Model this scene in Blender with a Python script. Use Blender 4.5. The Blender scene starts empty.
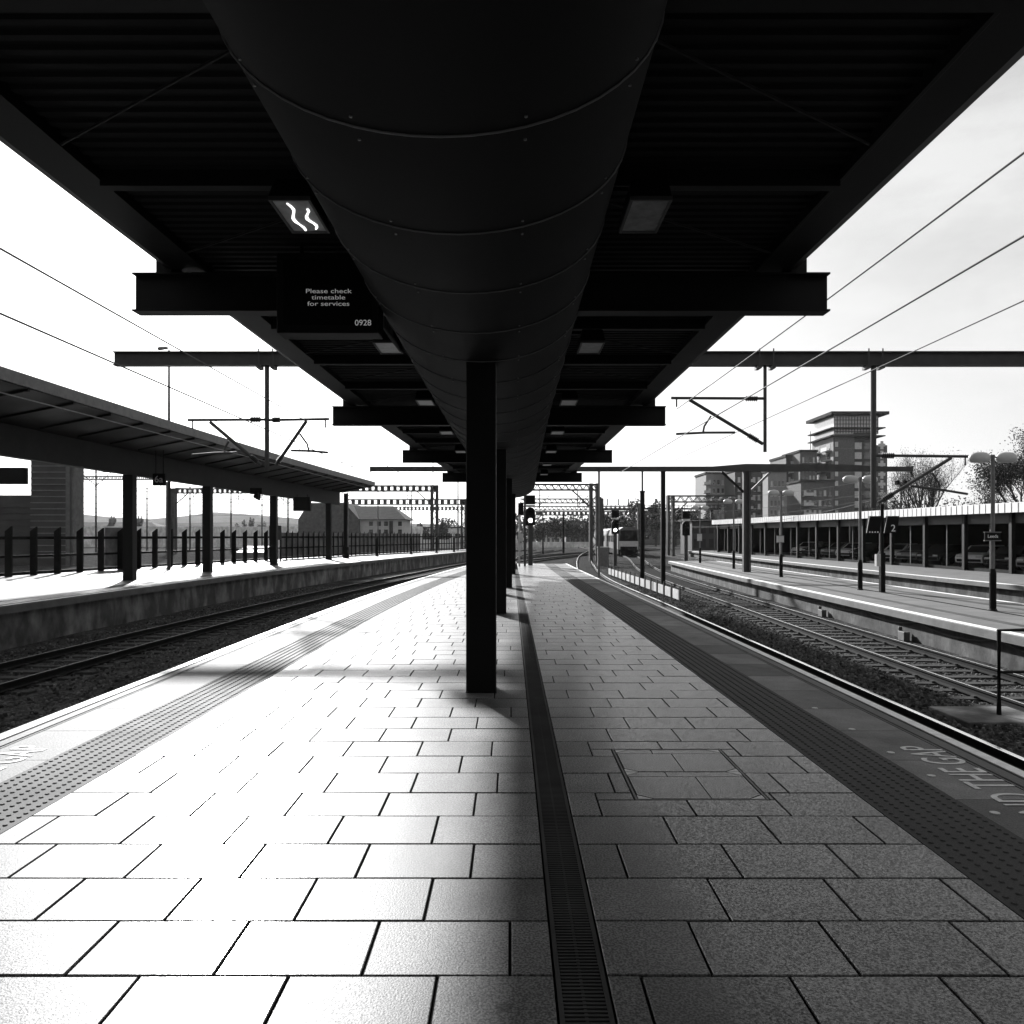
import bpy, bmesh, math, random
from mathutils import Vector, Matrix
random.seed(7)
C = bpy.context.scene.collection
ORG = {}
EYE = 1.7
F = 790.0
def at(px, py, Y):
    """point seen at (px, py) of the 1024 px frame, at depth Y metres"""
    return Vector(((px-511.0)*Y/F, Y, EYE+(536.0-py)*Y/F))

def curve(pts):
    """smooth x(y) through (y, x) stations"""
    ys = [p[0] for p in pts]; xs = [p[1] for p in pts]; n = len(pts)
    m = []
    for i in range(n):
        if i == 0: m.append((xs[1]-xs[0])/(ys[1]-ys[0]))
        elif i == n-1: m.append((xs[-1]-xs[-2])/(ys[-1]-ys[-2]))
        else: m.append(((xs[i+1]-xs[i])/(ys[i+1]-ys[i])+(xs[i]-xs[i-1])/(ys[i]-ys[i-1]))/2)
    def f(y):
        if y <= ys[0]: return xs[0]+m[0]*(y-ys[0])
        if y >= ys[-1]: return xs[-1]+m[-1]*(y-ys[-1])
        for i in range(n-1):
            if y <= ys[i+1]:
                h = ys[i+1]-ys[i]; t = (y-ys[i])/h
                return ((2*t**3-3*t*t+1)*xs[i]+(t**3-2*t*t+t)*h*m[i]+(-2*t**3+3*t*t)*xs[i+1]+(t**3-t*t)*h*m[i+1])
    return f
def frange(a, b, s):
    n = max(1, int(round((b-a)/s)))
    return [a+(b-a)*i/n for i in range(n+1)]

# ------------------------------------------------------------------ mesh builder
class MB:
    def __init__(s): s.v = []; s.f = []
    def quad(s, a, b, c, d):
        n = len(s.v); s.v += [tuple(a), tuple(b), tuple(c), tuple(d)]; s.f.append((n, n+1, n+2, n+3)); return s
    def poly(s, pts):
        n = len(s.v); s.v += [tuple(p) for p in pts]; s.f.append(tuple(range(n, n+len(pts)))); return s
    def hexa(s, b, t):
        n = len(s.v); s.v += [tuple(p) for p in b]+[tuple(p) for p in t]
        k = len(b)
        s.f.append(tuple(n+i for i in reversed(range(k)))); s.f.append(tuple(n+k+i for i in range(k)))
        for i in range(k):
            j = (i+1) % k
            s.f.append((n+i, n+j, n+k+j, n+k+i))
        return s
    def box(s, x0, x1, y0, y1, z0, z1):
        return s.hexa([(x0,y0,z0),(x1,y0,z0),(x1,y1,z0),(x0,y1,z0)], [(x0,y0,z1),(x1,y0,z1),(x1,y1,z1),(x0,y1,z1)])
    def cbox(s, c, sx, sy, sz, rz=0.0):
        co, si = math.cos(rz), math.sin(rz)
        P = [(-sx/2,-sy/2),(sx/2,-sy/2),(sx/2,sy/2),(-sx/2,sy/2)]
        P = [(c[0]+a*co-b*si, c[1]+a*si+b*co) for a, b in P]
        return s.hexa([(x,y,c[2]) for x, y in P], [(x,y,c[2]+sz) for x, y in P])
    def bar(s, p, q, w, h, up=(0,0,1)):
        p = Vector(p); q = Vector(q); d = (q-p).normalized(); u = Vector(up)
        if abs(d.dot(u)) > .98: u = Vector((0,1,0))
        r = d.cross(u).normalized(); u = r.cross(d).normalized()
        o = [r*(-w/2)+u*(-h/2), r*(w/2)+u*(-h/2), r*(w/2)+u*(h/2), r*(-w/2)+u*(h/2)]
        return s.hexa([p+x for x in o], [q+x for x in o])
    def tube(s, pts, r, n=8, caps=True):
        pts = [Vector(p) for p in pts]; k = len(pts)
        rs = r if isinstance(r, (list, tuple)) else [r]*k
        base = len(s.v)
        for i, p in enumerate(pts):
            d = (pts[min(i+1,k-1)]-pts[max(i-1,0)]).normalized()
            u = Vector((0,0,1)) if abs(d.z) < .9 else Vector((0,1,0))
            a = d.cross(u).normalized(); b = a.cross(d).normalized()
            for j in range(n):
                t = 2*math.pi*j/n
                s.v.append(tuple(p+(a*math.cos(t)+b*math.sin(t))*rs[i]))
        for i in range(k-1):
            for j in range(n):
                a0 = base+i*n+j; a1 = base+i*n+(j+1) % n
                s.f.append((a0, a1, a1+n, a0+n))
        if caps:
            s.f.append(tuple(base+j for j in reversed(range(n)))); s.f.append(tuple(base+(k-1)*n+j for j in range(n)))
        return s
    def lathe(s, prof, c=(0,0,0), n=14, axis='z'):
        base = len(s.v); k = len(prof)
        for r, h in prof:
            for j in range(n):
                t = 2*math.pi*j/n
                a, b = r*math.cos(t), r*math.sin(t)
                s.v.append({'z': (c[0]+a, c[1]+b, c[2]+h), 'y': (c[0]+a, c[1]+h, c[2]+b), 'x': (c[0]+h, c[1]+a, c[2]+b)}[axis])
        for i in range(k-1):
            for j in range(n):
                a0 = base+i*n+j; a1 = base+i*n+(j+1) % n
                s.f.append((a0, a1, a1+n, a0+n))
        s.f.append(tuple(base+j for j in reversed(range(n)))); s.f.append(tuple(base+(k-1)*n+j for j in range(n)))
        return s
    def band(s, fl, fr, ys, z0, z1):
        """solid strip between x=fl(y) and x=fr(y)"""
        b = len(s.v)
        for y in ys:
            l, r = fl(y), fr(y)
            s.v += [(l,y,z0),(r,y,z0),(r,y,z1),(l,y,z1)]
        for i in range(len(ys)-1):
            a = b+4*i
            for j in range(4):
                k = (j+1) % 4
                s.f.append((a+j, a+4+j, a+4+k, a+k))
        s.f.append((b, b+1, b+2, b+3)); e = b+4*(len(ys)-1); s.f.append((e+3, e+2, e+1, e))
        return s
    def sweep(s, prof, fx, ys, zf=lambda y: 0.0):
        """closed (x,z) profile carried along x=fx(y)"""
        b = len(s.v); n = len(prof)
        for y in ys:
            s.v += [(fx(y)+a, y, c+zf(y)) for a, c in prof]
        for i in range(len(ys)-1):
            for j in range(n):
                k = (j+1) % n
                s.f.append((b+i*n+j, b+i*n+k, b+(i+1)*n+k, b+(i+1)*n+j))
        s.f.append(tuple(b+j for j in range(n))); e = b+(len(ys)-1)*n; s.f.append(tuple(e+j for j in reversed(range(n))))
        return s
    def extrude_x(s, prof, x0, x1):
        """closed (y,z) profile extruded along x"""
        return s.hexa([(x0,a,c) for a, c in prof], [(x1,a,c) for a, c in prof])
    def build(s, name, m, parent=None, smooth=False, bevel=0.0, recalc=True):
        me = bpy.data.meshes.new(name)
        if parent is not None: org = ORG[parent.name]
        else:
            xs = [v[0] for v in s.v]; ys = [v[1] for v in s.v]; zs = [v[2] for v in s.v]
            org = Vector(((min(xs)+max(xs))/2, (min(ys)+max(ys))/2, min(zs)))
        me.from_pydata([(v[0]-org.x, v[1]-org.y, v[2]-org.z) for v in s.v], [], s.f)
        if recalc:
            bm = bmesh.new(); bm.from_mesh(me); bmesh.ops.recalc_face_normals(bm, faces=bm.faces); bm.to_mesh(me); bm.free()
        if smooth: me.polygons.foreach_set('use_smooth', [True]*len(me.polygons))
        me.materials.append(m)
        o = bpy.data.objects.new(name, me); C.objects.link(o)
        if parent is not None: o.parent = parent
        else: o.location = org
        ORG[o.name] = org
        if bevel:
            b = o.modifiers.new('bevel', 'BEVEL'); b.width = bevel; b.segments = 2; b.limit_method = 'ANGLE'
        return o

def tag(o, label=None, cat=None, group=None, kind=None):
    if label: o['label'] = label
    if cat: o['category'] = cat
    if group: o['group'] = group
    if kind: o['kind'] = kind
    return o
def thing(name, label, cat, loc=(0,0,0), group=None):
    o = bpy.data.objects.new(name, None); C.objects.link(o); o.location = loc; o.empty_display_size = .2
    ORG[o.name] = Vector(loc)
    return tag(o, label, cat, group)
def struct(o): o['kind'] = 'structure'; return o
def copy_tree(o, parent=None):
    c = o.copy(); C.objects.link(c); c.parent = parent
    ORG[c.name] = Vector(o.location) if parent is None else ORG[parent.name]
    for ch in list(o.children): copy_tree(ch, c)
    return c
def text(name, body, m, parent, loc, rot, cap, width=None, depth=.002, align='CENTER'):
    cu = bpy.data.curves.new(name, 'FONT'); cu.body = body; cu.align_x = align; cu.align_y = 'CENTER'
    cu.size = cap/0.69; cu.extrude = depth; cu.space_line = 1.02
    o = bpy.data.objects.new(name, cu); C.objects.link(o)
    dg = bpy.context.evaluated_depsgraph_get()
    me = bpy.data.meshes.new_from_object(o.evaluated_get(dg)); bpy.data.objects.remove(o)
    me.materials.clear(); me.materials.append(m)
    o = bpy.data.objects.new(name, me); C.objects.link(o)
    if width:
        xs = [v.co.x for v in me.vertices]; k = width/(max(xs)-min(xs))
        for v in me.vertices: v.co.x *= k
    me.transform(Matrix.Translation(Vector(loc)-ORG[parent.name]) @ rot.to_4x4())
    o.parent = parent; ORG[o.name] = ORG[parent.name]
    return o
FRONT = Matrix.Rotation(math.radians(90), 3, 'X')       # text standing up, read from -Y

# ------------------------------------------------------------------ materials (a grey world)
def mat(name, v, rough=.6, metal=0.0, var=.15, scale=2.0, bump=0.0, bscale=30.0, spec=.2, streak=0.0, island=0.0):
    m = bpy.data.materials.new(name); m.use_nodes = True
    nt = m.node_tree; N = nt.nodes; L = nt.links; b = N['Principled BSDF']
    b.inputs['Roughness'].default_value = rough; b.inputs['Metallic'].default_value = metal
    b.inputs['Specular IOR Level'].default_value = spec
    tc = N.new('ShaderNodeTexCoord'); no = N.new('ShaderNodeTexNoise')
    no.inputs['Scale'].default_value = scale; no.inputs['Detail'].default_value = 7; no.inputs['Roughness'].default_value = .62
    L.new(tc.outputs['Object'], no.inputs['Vector'])
    mr = N.new('ShaderNodeMapRange'); mr.inputs[1].default_value = .3; mr.inputs[2].default_value = .7
    mr.inputs[3].default_value = v*(1-var); mr.inputs[4].default_value = v*(1+var)
    L.new(no.outputs['Fac'], mr.inputs[0]); out = mr.outputs[0]
    if streak:
        mp = N.new('ShaderNodeMapping'); mp.inputs['Scale'].default_value = (1.0, 1.0, .55)
        L.new(tc.outputs['Object'], mp.inputs['Vector'])
        n2 = N.new('ShaderNodeTexNoise'); n2.inputs['Scale'].default_value = 1.7; n2.inputs['Detail'].default_value = 8
        L.new(mp.outputs[0], n2.inputs['Vector'])
        r2 = N.new('ShaderNodeMapRange'); r2.inputs[1].default_value = .42; r2.inputs[2].default_value = .68
        r2.inputs[3].default_value = 1-streak*.5; r2.inputs[4].default_value = 1+streak
        L.new(n2.outputs['Fac'], r2.inputs[0])
        mu = N.new('ShaderNodeMath'); mu.operation = 'MULTIPLY'; L.new(out, mu.inputs[0]); L.new(r2.outputs[0], mu.inputs[1]); out = mu.outputs[0]
    if island:
        g = N.new('ShaderNodeNewGeometry')
        r3 = N.new('ShaderNodeMapRange'); r3.inputs[3].default_value = 1-island; r3.inputs[4].default_value = 1+island
        L.new(g.outputs['Random Per Island'], r3.inputs[0])
        mu = N.new('ShaderNodeMath'); mu.operation = 'MULTIPLY'; L.new(out, mu.inputs[0]); L.new(r3.outputs[0], mu.inputs[1]); out = mu.outputs[0]
    L.new(out, b.inputs['Base Color'])
    rr = N.new('ShaderNodeMapRange'); rr.inputs[3].default_value = max(.02, rough*.85); rr.inputs[4].default_value = min(1, rough*1.15)
    L.new(no.outputs['Fac'], rr.inputs[0]); L.new(rr.outputs[0], b.inputs['Roughness'])
    if bump:
        n3 = N.new('ShaderNodeTexNoise'); n3.inputs['Scale'].default_value = bscale; n3.inputs['Detail'].default_value = 4
        L.new(tc.outputs['Object'], n3.inputs['Vector'])
        bp = N.new('ShaderNodeBump'); bp.inputs['Strength'].default_value = bump; bp.inputs['Distance'].default_value = .02
        L.new(n3.outputs['Fac'], bp.inputs['Height']); L.new(bp.outputs[0], b.inputs['Normal'])
    return m
def emit(name, s):
    m = mat(name, .8); b = m.node_tree.nodes['Principled BSDF']
    b.inputs['Emission Color'].default_value = (1,1,1,1); b.inputs['Emission Strength'].default_value = s
    return m
def speckle(m, scale, lo, hi):
    """granite speckle multiplied into the base colour"""
    nt = m.node_tree; N = nt.nodes; L = nt.links; b = N['Principled BSDF']
    src = b.inputs['Base Color'].links[0].from_socket
    tc = N.new('ShaderNodeTexCoord'); n = N.new('ShaderNodeTexNoise'); n.inputs['Scale'].default_value = scale; n.inputs['Detail'].default_value = 3
    L.new(tc.outputs['Object'], n.inputs['Vector'])
    r = N.new('ShaderNodeMapRange'); r.inputs[1].default_value = .41; r.inputs[2].default_value = .59; r.inputs[3].default_value = lo; r.inputs[4].default_value = hi
    L.new(n.outputs['Fac'], r.inputs[0])
    mu = N.new('ShaderNodeMath'); mu.operation = 'MULTIPLY'; L.new(src, mu.inputs[0]); L.new(r.outputs[0], mu.inputs[1])
    L.new(mu.outputs[0], b.inputs['Base Color'])
    return m
M = {}
M['slab'] = speckle(mat('granite_slab', .104, .5, var=.38, scale=1.7, bump=.12, bscale=120, island=.24, spec=.14), 100, .42, 1.45)
_b = M['slab'].node_tree.nodes['Principled BSDF']
_b.inputs['Coat Roughness'].default_value = .21
_n = M['slab'].node_tree
_tc = _n.nodes.new('ShaderNodeTexCoord'); _no = _n.nodes.new('ShaderNodeTexNoise'); _no.inputs['Scale'].default_value = 95; _no.inputs['Detail'].default_value = 4
_n.links.new(_tc.outputs['Object'], _no.inputs['Vector'])
_mr = _n.nodes.new('ShaderNodeMapRange'); _mr.inputs[1].default_value = .44; _mr.inputs[2].default_value = .57; _mr.inputs[3].default_value = .04; _mr.inputs[4].default_value = .72
_n.links.new(_no.outputs['Fac'], _mr.inputs[0]); _n.links.new(_mr.outputs[0], _b.inputs['Coat Weight'])     # pits in the flame-finished face do not shine
def spots(m, scale, size, lo):
    """trodden gum and grime spots"""
    nt = m.node_tree; N = nt.nodes; L = nt.links; b = N['Principled BSDF']
    src = b.inputs['Base Color'].links[0].from_socket
    tc = N.new('ShaderNodeTexCoord'); v = N.new('ShaderNodeTexVoronoi'); v.inputs['Scale'].default_value = scale
    L.new(tc.outputs['Object'], v.inputs['Vector'])
    sp = N.new('ShaderNodeSeparateColor'); L.new(v.outputs['Color'], sp.inputs[0])
    a = N.new('ShaderNodeMath'); a.operation = 'MULTIPLY'; a.inputs[1].default_value = size; L.new(sp.outputs[0], a.inputs[0])
    c = N.new('ShaderNodeMapRange'); c.inputs[3].default_value = lo; c.inputs[4].default_value = 1
    L.new(v.outputs['Distance'], c.inputs[0]); L.new(a.outputs[0], c.inputs[1])
    d = N.new('ShaderNodeMath'); d.operation = 'MULTIPLY'; d.inputs[1].default_value = 1.5; L.new(a.outputs[0], d.inputs[0]); L.new(d.outputs[0], c.inputs[2])
    mu = N.new('ShaderNodeMath'); mu.operation = 'MULTIPLY'; L.new(src, mu.inputs[0]); L.new(c.outputs[0], mu.inputs[1])
    L.new(mu.outputs[0], b.inputs['Base Color']); return m
spots(M['slab'], 2.6, .075, .55)
M['joint'] = mat('joint_grout', .015, 1, var=.3, spec=0)
M['tactile'] = speckle(mat('tactile_grey', .055, .75, spec=.12, var=.25, scale=1.5, bump=.2, bscale=150), 120, .8, 1.2)
M['margin'] = speckle(mat('worn_concrete', .13, .68, spec=.10, var=.45, scale=1.4, bump=.25, bscale=60, island=.38), 90, .85, 1.15)
M['tarmac'] = mat('platform_tarmac', .115, .8, var=.25, scale=1.2, bump=.3, bscale=60)
M['coping'] = mat('coping_concrete', .10, .7, var=.3, scale=2, bump=.3, bscale=50)
M['line'] = mat('line_paint', .72, .5, spec=.4, var=.22, scale=9)
M['letter'] = mat('letter_paint', .60, .55, var=.3, scale=14)
M['wall'] = mat('platform_wall', .11, .85, var=.45, scale=1.2, bump=.5, bscale=14, streak=.9)
M['wall_pale'] = mat('pale_platform_wall', .058, .9, var=.6, scale=2.2, bump=.4, bscale=14, streak=.6)
M['grate'] = mat('cast_iron', .03, .75, var=.4, spec=.12)
M['steel_dark'] = mat('dark_painted_steel', .008, .6, var=.3, scale=1.5, spec=.15)
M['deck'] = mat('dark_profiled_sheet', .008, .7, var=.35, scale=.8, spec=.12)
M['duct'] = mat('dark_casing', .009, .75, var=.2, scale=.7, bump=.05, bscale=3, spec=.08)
M['seam'] = mat('seam_strip', .11, .5, 0, var=.2, spec=.4)
M['steel'] = mat('galvanised_steel', .14, .6, .2, var=.25, scale=4)
M['steel_mid'] = mat('grey_painted_steel', .05, .65, var=.25, scale=3, spec=.2)
M['black'] = mat('black_paint', .010, .6, var=.2, spec=.06)
M['screen'] = mat('dark_screen', .008, .2, var=.1)
M['led'] = emit('led_text', .075)
M['signal_light'] = emit('signal_aspect', 6.0)
M['tube'] = emit('reflection_squiggle', 1.1)  # glow for the reflections drawn in the first left floodlight
M['lamp_glass'] = mat('lamp_glass', .13, .3, var=.6, scale=7)
M['rail'] = mat('rail_steel', .07, .55, .5, var=.15, scale=3)
M['rail_side'] = mat('rusty_rail', .012, .9, var=.3, spec=.1)
M['sleeper'] = mat('concrete_sleeper', .038, .95, var=.4, scale=3, bump=.3, spec=.08)
M['stone'] = mat('ballast_stone', .085, 1, var=.3, scale=6, island=.75, spec=.05)
M['white'] = mat('white_panel', .48, .5, var=.12)
M['train_side'] = mat('train_paint', .10, .6, var=.1)
M['car_pale'] = mat('pale_car_paint', .55, .22, var=.05, spec=.7)
M['car_dark'] = mat('dark_car_paint', .02, .18, var=.05, spec=.8)
M['car_grey'] = mat('grey_car_paint', .16, .2, var=.05, spec=.7)
M['rail_bright'] = mat('polished_rail', .85, .16, .95, var=.05)
M['stone'] = M['stone']; M['ashlar'] = mat('pale_stone_wall', .20, .85, var=.12)
M['girder'] = mat('girder_paint', .022, .7, var=.3, spec=.15)
M['wire'] = mat('copper_wire', .08, .7, var=.2, spec=.1)
M['insul'] = mat('insulator', .05, .35, var=.2)
M['roof_pale'] = mat('pale_metal_roof', .62, .45, var=.12, scale=.7)
M['brick'] = mat('brickwork', .10, .85, var=.3, scale=2)
M['render'] = mat('pale_render', .45, .8, var=.12)
M['clad'] = mat('dark_cladding', .045, .6, var=.25, scale=.8)
M['glass'] = mat('window_glass', .03, .12, var=.2, spec=.8)
M['glass_pale'] = mat('reflective_glass', .34, .15, var=.2, spec=.9)
M['slate'] = mat('slate_roof', .035, .95, var=.3, scale=1.5, spec=.05)
M['bark'] = mat('bark', .06, .9, var=.3)
M['leaf'] = mat('foliage', .06, .8, var=.5, scale=.8)
M['hill'] = mat('hillside', .09, 1, var=.3, scale=.01, spec=0)
M['ground'] = mat('ground_soil', .07, 1, var=.4, scale=.2, bump=.4, bscale=5, spec=0)
M['pale_wall'] = mat('pale_concrete', .5, .85, var=.25, scale=.6, streak=.3)
M['tyre'] = mat('tyre_rubber', .02, .8)
M['lamp_head'] = mat('lamp_head_plastic', .42, .35, var=.15)
M['mesh'] = mat('timber_board', .16, .85, var=.3, scale=3, streak=.3)
# ballast: voronoi stones in the sheet itself
def ballast_mat():
    m = mat('ballast', .055, 1, var=.45, scale=.9, spec=.0)
    nt = m.node_tree; N = nt.nodes; L = nt.links; b = N['Principled BSDF']
    src = b.inputs['Base Color'].links[0].from_socket
    tc = N.new('ShaderNodeTexCoord'); vo = N.new('ShaderNodeTexVoronoi'); vo.inputs['Scale'].default_value = 22
    L.new(tc.outputs['Object'], vo.inputs['Vector'])
    sep = N.new('ShaderNodeSeparateColor'); L.new(vo.outputs['Color'], sep.inputs[0])
    r = N.new('ShaderNodeMapRange'); r.inputs[3].default_value = .45; r.inputs[4].default_value = 1.7; L.new(sep.outputs[0], r.inputs[0])
    mu = N.new('ShaderNodeMath'); mu.operation = 'MULTIPLY'; L.new(src, mu.inputs[0]); L.new(r.outputs[0], mu.inputs[1])
    L.new(mu.outputs[0], b.inputs['Base Color'])
    bp = N.new('ShaderNodeBump'); bp.inputs['Strength'].default_value = .9; bp.inputs['Distance'].default_value = .04; bp.invert = True
    L.new(vo.outputs['Distance'], bp.inputs['Height']); L.new(bp.outputs[0], b.inputs['Normal'])
    return m
M['ballast'] = ballast_mat()

# ------------------------------------------------------------------ plan lines (x as a function of y)
L_EDGE = curve([(-15,-4.38),(8,-4.38),(16.5,-4.33),(25,-4.08),(35,-3.45),(45,-2.6),(49,-2.2)])
R_EDGE = curve([(-15,3.73),(6,3.73),(13,3.71),(24,3.62),(39,3.49),(49,3.47)])
P0_EDGE = curve([(-15,-12.5),(0,-12.4),(19,-12.3),(34,-11.8),(51,-10.2),(86,-4.9),(100,-2.2)])
P2_EDGE = curve([(-15,10.1),(0,10.1),(16,10.2),(23.4,10.5),(41,11.3),(53,11.9),(64,12.6)])
P2_FAR = curve([(-15,15.1),(10,15.1),(23.4,15.2),(41,15.7),(64,16.6)])
P3_EDGE = curve([(-15,20.4),(32,20.5),(49,20.9),(80,22.2),(110,24.2)])
T1 = curve([(-15,-5.95),(16,-5.88),(25,-5.65),(35,-5.05),(45,-4.15),(60,-2.3),(80,1.2),(110,10),(140,22),(170,37)])
T2 = curve([(-15,-9.9),(0,-9.85),(16,-9.65),(27,-9.1),(41,-7.9),(47,-7.15),(60,-5.6),(77,-3.3),(110,5.5),(140,17),(170,31)])
T3 = curve([(-15,5.2),(30,5.2),(48,5.2),(70,6.6),(105,9.9),(139,14.5),(180,22)])
T4 = curve([(-15,8.5),(0,8.6),(12.3,8.72),(18.7,8.87),(30.7,9.25),(45,9.75),(58,10.45),(103,15.5),(170,16.8),(200,16.5)])
T5 = curve([(-15,17.8),(32,17.9),(60,18.9),(110,21.8)])
ZR = -0.9                                                # rail tops
ZP2 = -0.3                                               # the right-hand platforms lie lower
Y_END = 48.6
# ================================================================== GROUND, BALLAST, TRACKS
g = MB(); g.quad((-2500,-200,-1.16),(2500,-200,-1.16),(2500,4000,-1.16),(-2500,4000,-1.16))
struct(g.build('ground', M['ground']))
b = MB()
rng = random.Random(3)
xs = frange(-60, 24, 1.4); ys = frange(-14, 40, 1.5)+frange(44, 300, 8)
base = 0
for y in ys:
    for x in xs: b.v.append((x, y, -1.078+rng.uniform(-.018,.012)))
n = len(xs)
for i in range(len(ys)-1):
    for j in range(n-1): b.f.append((i*n+j, i*n+j+1, (i+1)*n+j+1, (i+1)*n+j))
struct(b.build('ballast_bed', M['ballast'], smooth=True))

RP = [(-.07,-.15),(.07,-.15),(.07,-.135),(.012,-.115),(.012,-.045),(.036,-.035),(.036,-.003),(-.036,-.003),(-.036,-.035),(-.012,-.045),(-.012,-.115),(-.07,-.135)]
HEAD = [(-.017,-.003),(.022,-.003),(.020,.0),(-.015,.0)]
slp = None
HEAD_WIDE = [(-.036,-.003),(.036,-.003),(.032,.0),(-.032,.0)]
def track(label, fx, y0, y1, s0, s1, dz=0.0, polished=False):
    global slp
    t = thing('railway_track', label, 'railway track', (fx(y0), y0, -1.2+dz))
    ysr = frange(y0, y1, 2.0)
    for s in (-1, 1):
        # offset at right angles to the track
        def off(y, s=s):
            d = (fx(y+.5)-fx(y-.5)); k = math.sqrt(1+d*d)
            return fx(y)+s*.7525*k
        r = MB().sweep(RP, off, ysr, lambda y: ZR+dz).build('rail', M['rail_side'], t)
        MB().sweep(HEAD_WIDE if polished else HEAD, off, ysr, lambda y: ZR+dz).build('running_surface', M['rail_bright' if polished else 'rail'], r)
    if slp is None:
        m_ = MB(); m_.hexa([(-1.25,-.14,-.25),(1.25,-.14,-.25),(1.25,.14,-.25),(-1.25,.14,-.25)], [(-1.23,-.11,-.152),(1.23,-.11,-.152),(1.23,.11,-.152),(-1.23,.11,-.152)])
        for sx in (-.7525, .7525):
            for e in (-.11, .11): m_.box(sx+e-.03, sx+e+.03, -.05, .05, -.155, -.115)
        me = bpy.data.meshes.new('sleeper'); me.from_pydata(m_.v, [], m_.f); me.materials.append(M['sleeper'])
        slp = me
    y = s0; k = 0
    while y < s1 and k < 100:
        o = bpy.data.objects.new('sleeper', slp); C.objects.link(o); o.parent = t
        d = fx(y+.5)-fx(y-.5)
        o.location = Vector((fx(y), y, ZR+dz))-ORG[t.name]; o.rotation_euler = (0, 0, -math.atan(d)+rng.uniform(-.01,.01))
        ORG[o.name] = ORG[t.name]
        y += .68; k += 1
    return t
track('railway track hidden close below the left edge of the paved platform', T1, -14, 168, 40, 100, .004)
track('shaded railway track beside the stained wall of the left platform', T2, -14, 168, 14, 78, .008)
track('railway track below the right platform edge, only its bright far rail showing', T3, -14, 175, 44, 108, .012, True)
track('railway track with pale concrete sleepers beside the right lamp platform, carrying the train', T4, -14, 198, 8, 74, 0.0)
track('railway track in the gap between the lamp platform and the sheltered far right platform', T5, -14, 110, 20, 40, .016)
# crossover rails in the station throat
X1 = curve([(50,4.0),(62,2.4),(80,1.2),(110,2.5),(150,9)])
track('curved crossover track in the throat beyond the platform end', X1, 52, 150, 54, 120, .02)
# loose ballast stones near the camera, nobody could count them
st = MB()
def stone(x, y, z, r):
    n0 = len(st.v)
    a = rng.uniform(0, 6.28)
    P = []
    for k in range(5):
        t = a+k*1.257+rng.uniform(-.3,.3); q = r*rng.uniform(.75,1.2)
        P.append((x+q*math.cos(t), y+q*math.sin(t)))
    for (px_, py_) in P: st.v.append((px_, py_, z-r*.3))
    for (px_, py_) in P: st.v.append((x+(px_-x)*rng.uniform(.5,.8), y+(py_-y)*rng.uniform(.5,.8), z+r*rng.uniform(.45,.9)))
    for k in range(5): st.f.append((n0+k, n0+(k+1)%5, n0+5+(k+1)%5, n0+5+k))
    st.f.append(tuple(n0+5+k for k in range(5)))
for _ in range(15000):
    y = 7+38*rng.random()**1.6
    x = rng.uniform(5.75, P2_EDGE(y)-.25)
    c = T4(y)
    onsl = abs(x-c) < 1.3
    if onsl and ((y-8) % .68 < .17 or (y-8) % .68 > .51): continue
    if min(abs(x-c-.75), abs(x-c+.75)) < .1: continue
    if abs(x-5.95) < .12: continue
    stone(x, y, -1.062-(0.02 if onsl else 0)+(.03 if 6.6 < x < 7.6 else 0), rng.uniform(.022,.045))
for _ in range(7000):
    y = 9+34*rng.random()**1.5
    x = rng.uniform(P0_EDGE(y)+.3, L_EDGE(y)-1.2)
    if min(abs(x-T2(y)-.75), abs(x-T2(y)+.75)) < .1: continue
    stone(x, y, -1.07, rng.uniform(.022,.045))
tag(st.build('ballast_stones', M['stone']), 'loose angular ballast stones lying between the tracks', None, None, 'stuff')

# ================================================================== OUR PLATFORM
YS = frange(-12, Y_END, 1.5)
pb = MB(); pb.band(lambda y: L_EDGE(y)+.14, lambda y: R_EDGE(y)-.14, YS, -1.3, -.045)
plat = struct(pb.build('platform', M['wall']))
# ramp off the far end
rp = MB(); rp.hexa([(L_EDGE(Y_END)+.3,Y_END+.002,-1.3),(R_EDGE(Y_END)-.3,Y_END+.002,-1.3),(R_EDGE(Y_END)-.5,Y_END+9,-1.3),(L_EDGE(Y_END)+1.6,Y_END+9,-1.3)],
        [(L_EDGE(Y_END)+.3,Y_END+.002,-.05),(R_EDGE(Y_END)-.3,Y_END+.002,-.05),(R_EDGE(Y_END)-.5,Y_END+9,-1.06),(L_EDGE(Y_END)+1.6,Y_END+9,-1.06)])
rp.build('ramp', M['margin'], plat)
TLo = lambda y: L_EDGE(y)+.87; TLi = lambda y: L_EDGE(y)+1.47
TRi = lambda y: R_EDGE(y)-1.45; TRo = lambda y: R_EDGE(y)-.86
GR0, GR1 = .168, .368                                   # drain channel
MHX0, MHX1, MHY0, MHY1 = .80, 1.67, 5.09, 6.30           # access cover
pv = MB()
def slab(x0a, x1a, x0b, x1b, y0, y1, z):
    """one paving flag with a chamfered arris: a = at y0, b = at y1"""
    g_ = .0065; c = .003; zt = z
    B = [(x0a+g_,y0+g_,-.05),(x1a-g_,y0+g_,-.05),(x1b-g_,y1-g_,-.05),(x0b+g_,y1-g_,-.05)]
    A = [(x,y,zt-c) for x, y, _ in B]
    T = [(x0a+g_+c,y0+g_+c,zt),(x1a-g_-c,y0+g_+c,zt),(x1b-g_-c,y1-g_-c,zt),(x0b+g_+c,y1-g_-c,zt)]
    n0 = len(pv.v); pv.v += B+A+T
    for s_ in (0, 4):
        for i in range(4):
            j = (i+1) % 4; pv.f.append((n0+s_+i, n0+s_+j, n0+s_+4+j, n0+s_+4+i))
    pv.f.append((n0+8, n0+9, n0+10, n0+11))
W, R0, PITCH = .575, 3.056, .435
rs = random.Random(11)
row = int((-12-R0)/PITCH)
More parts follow.
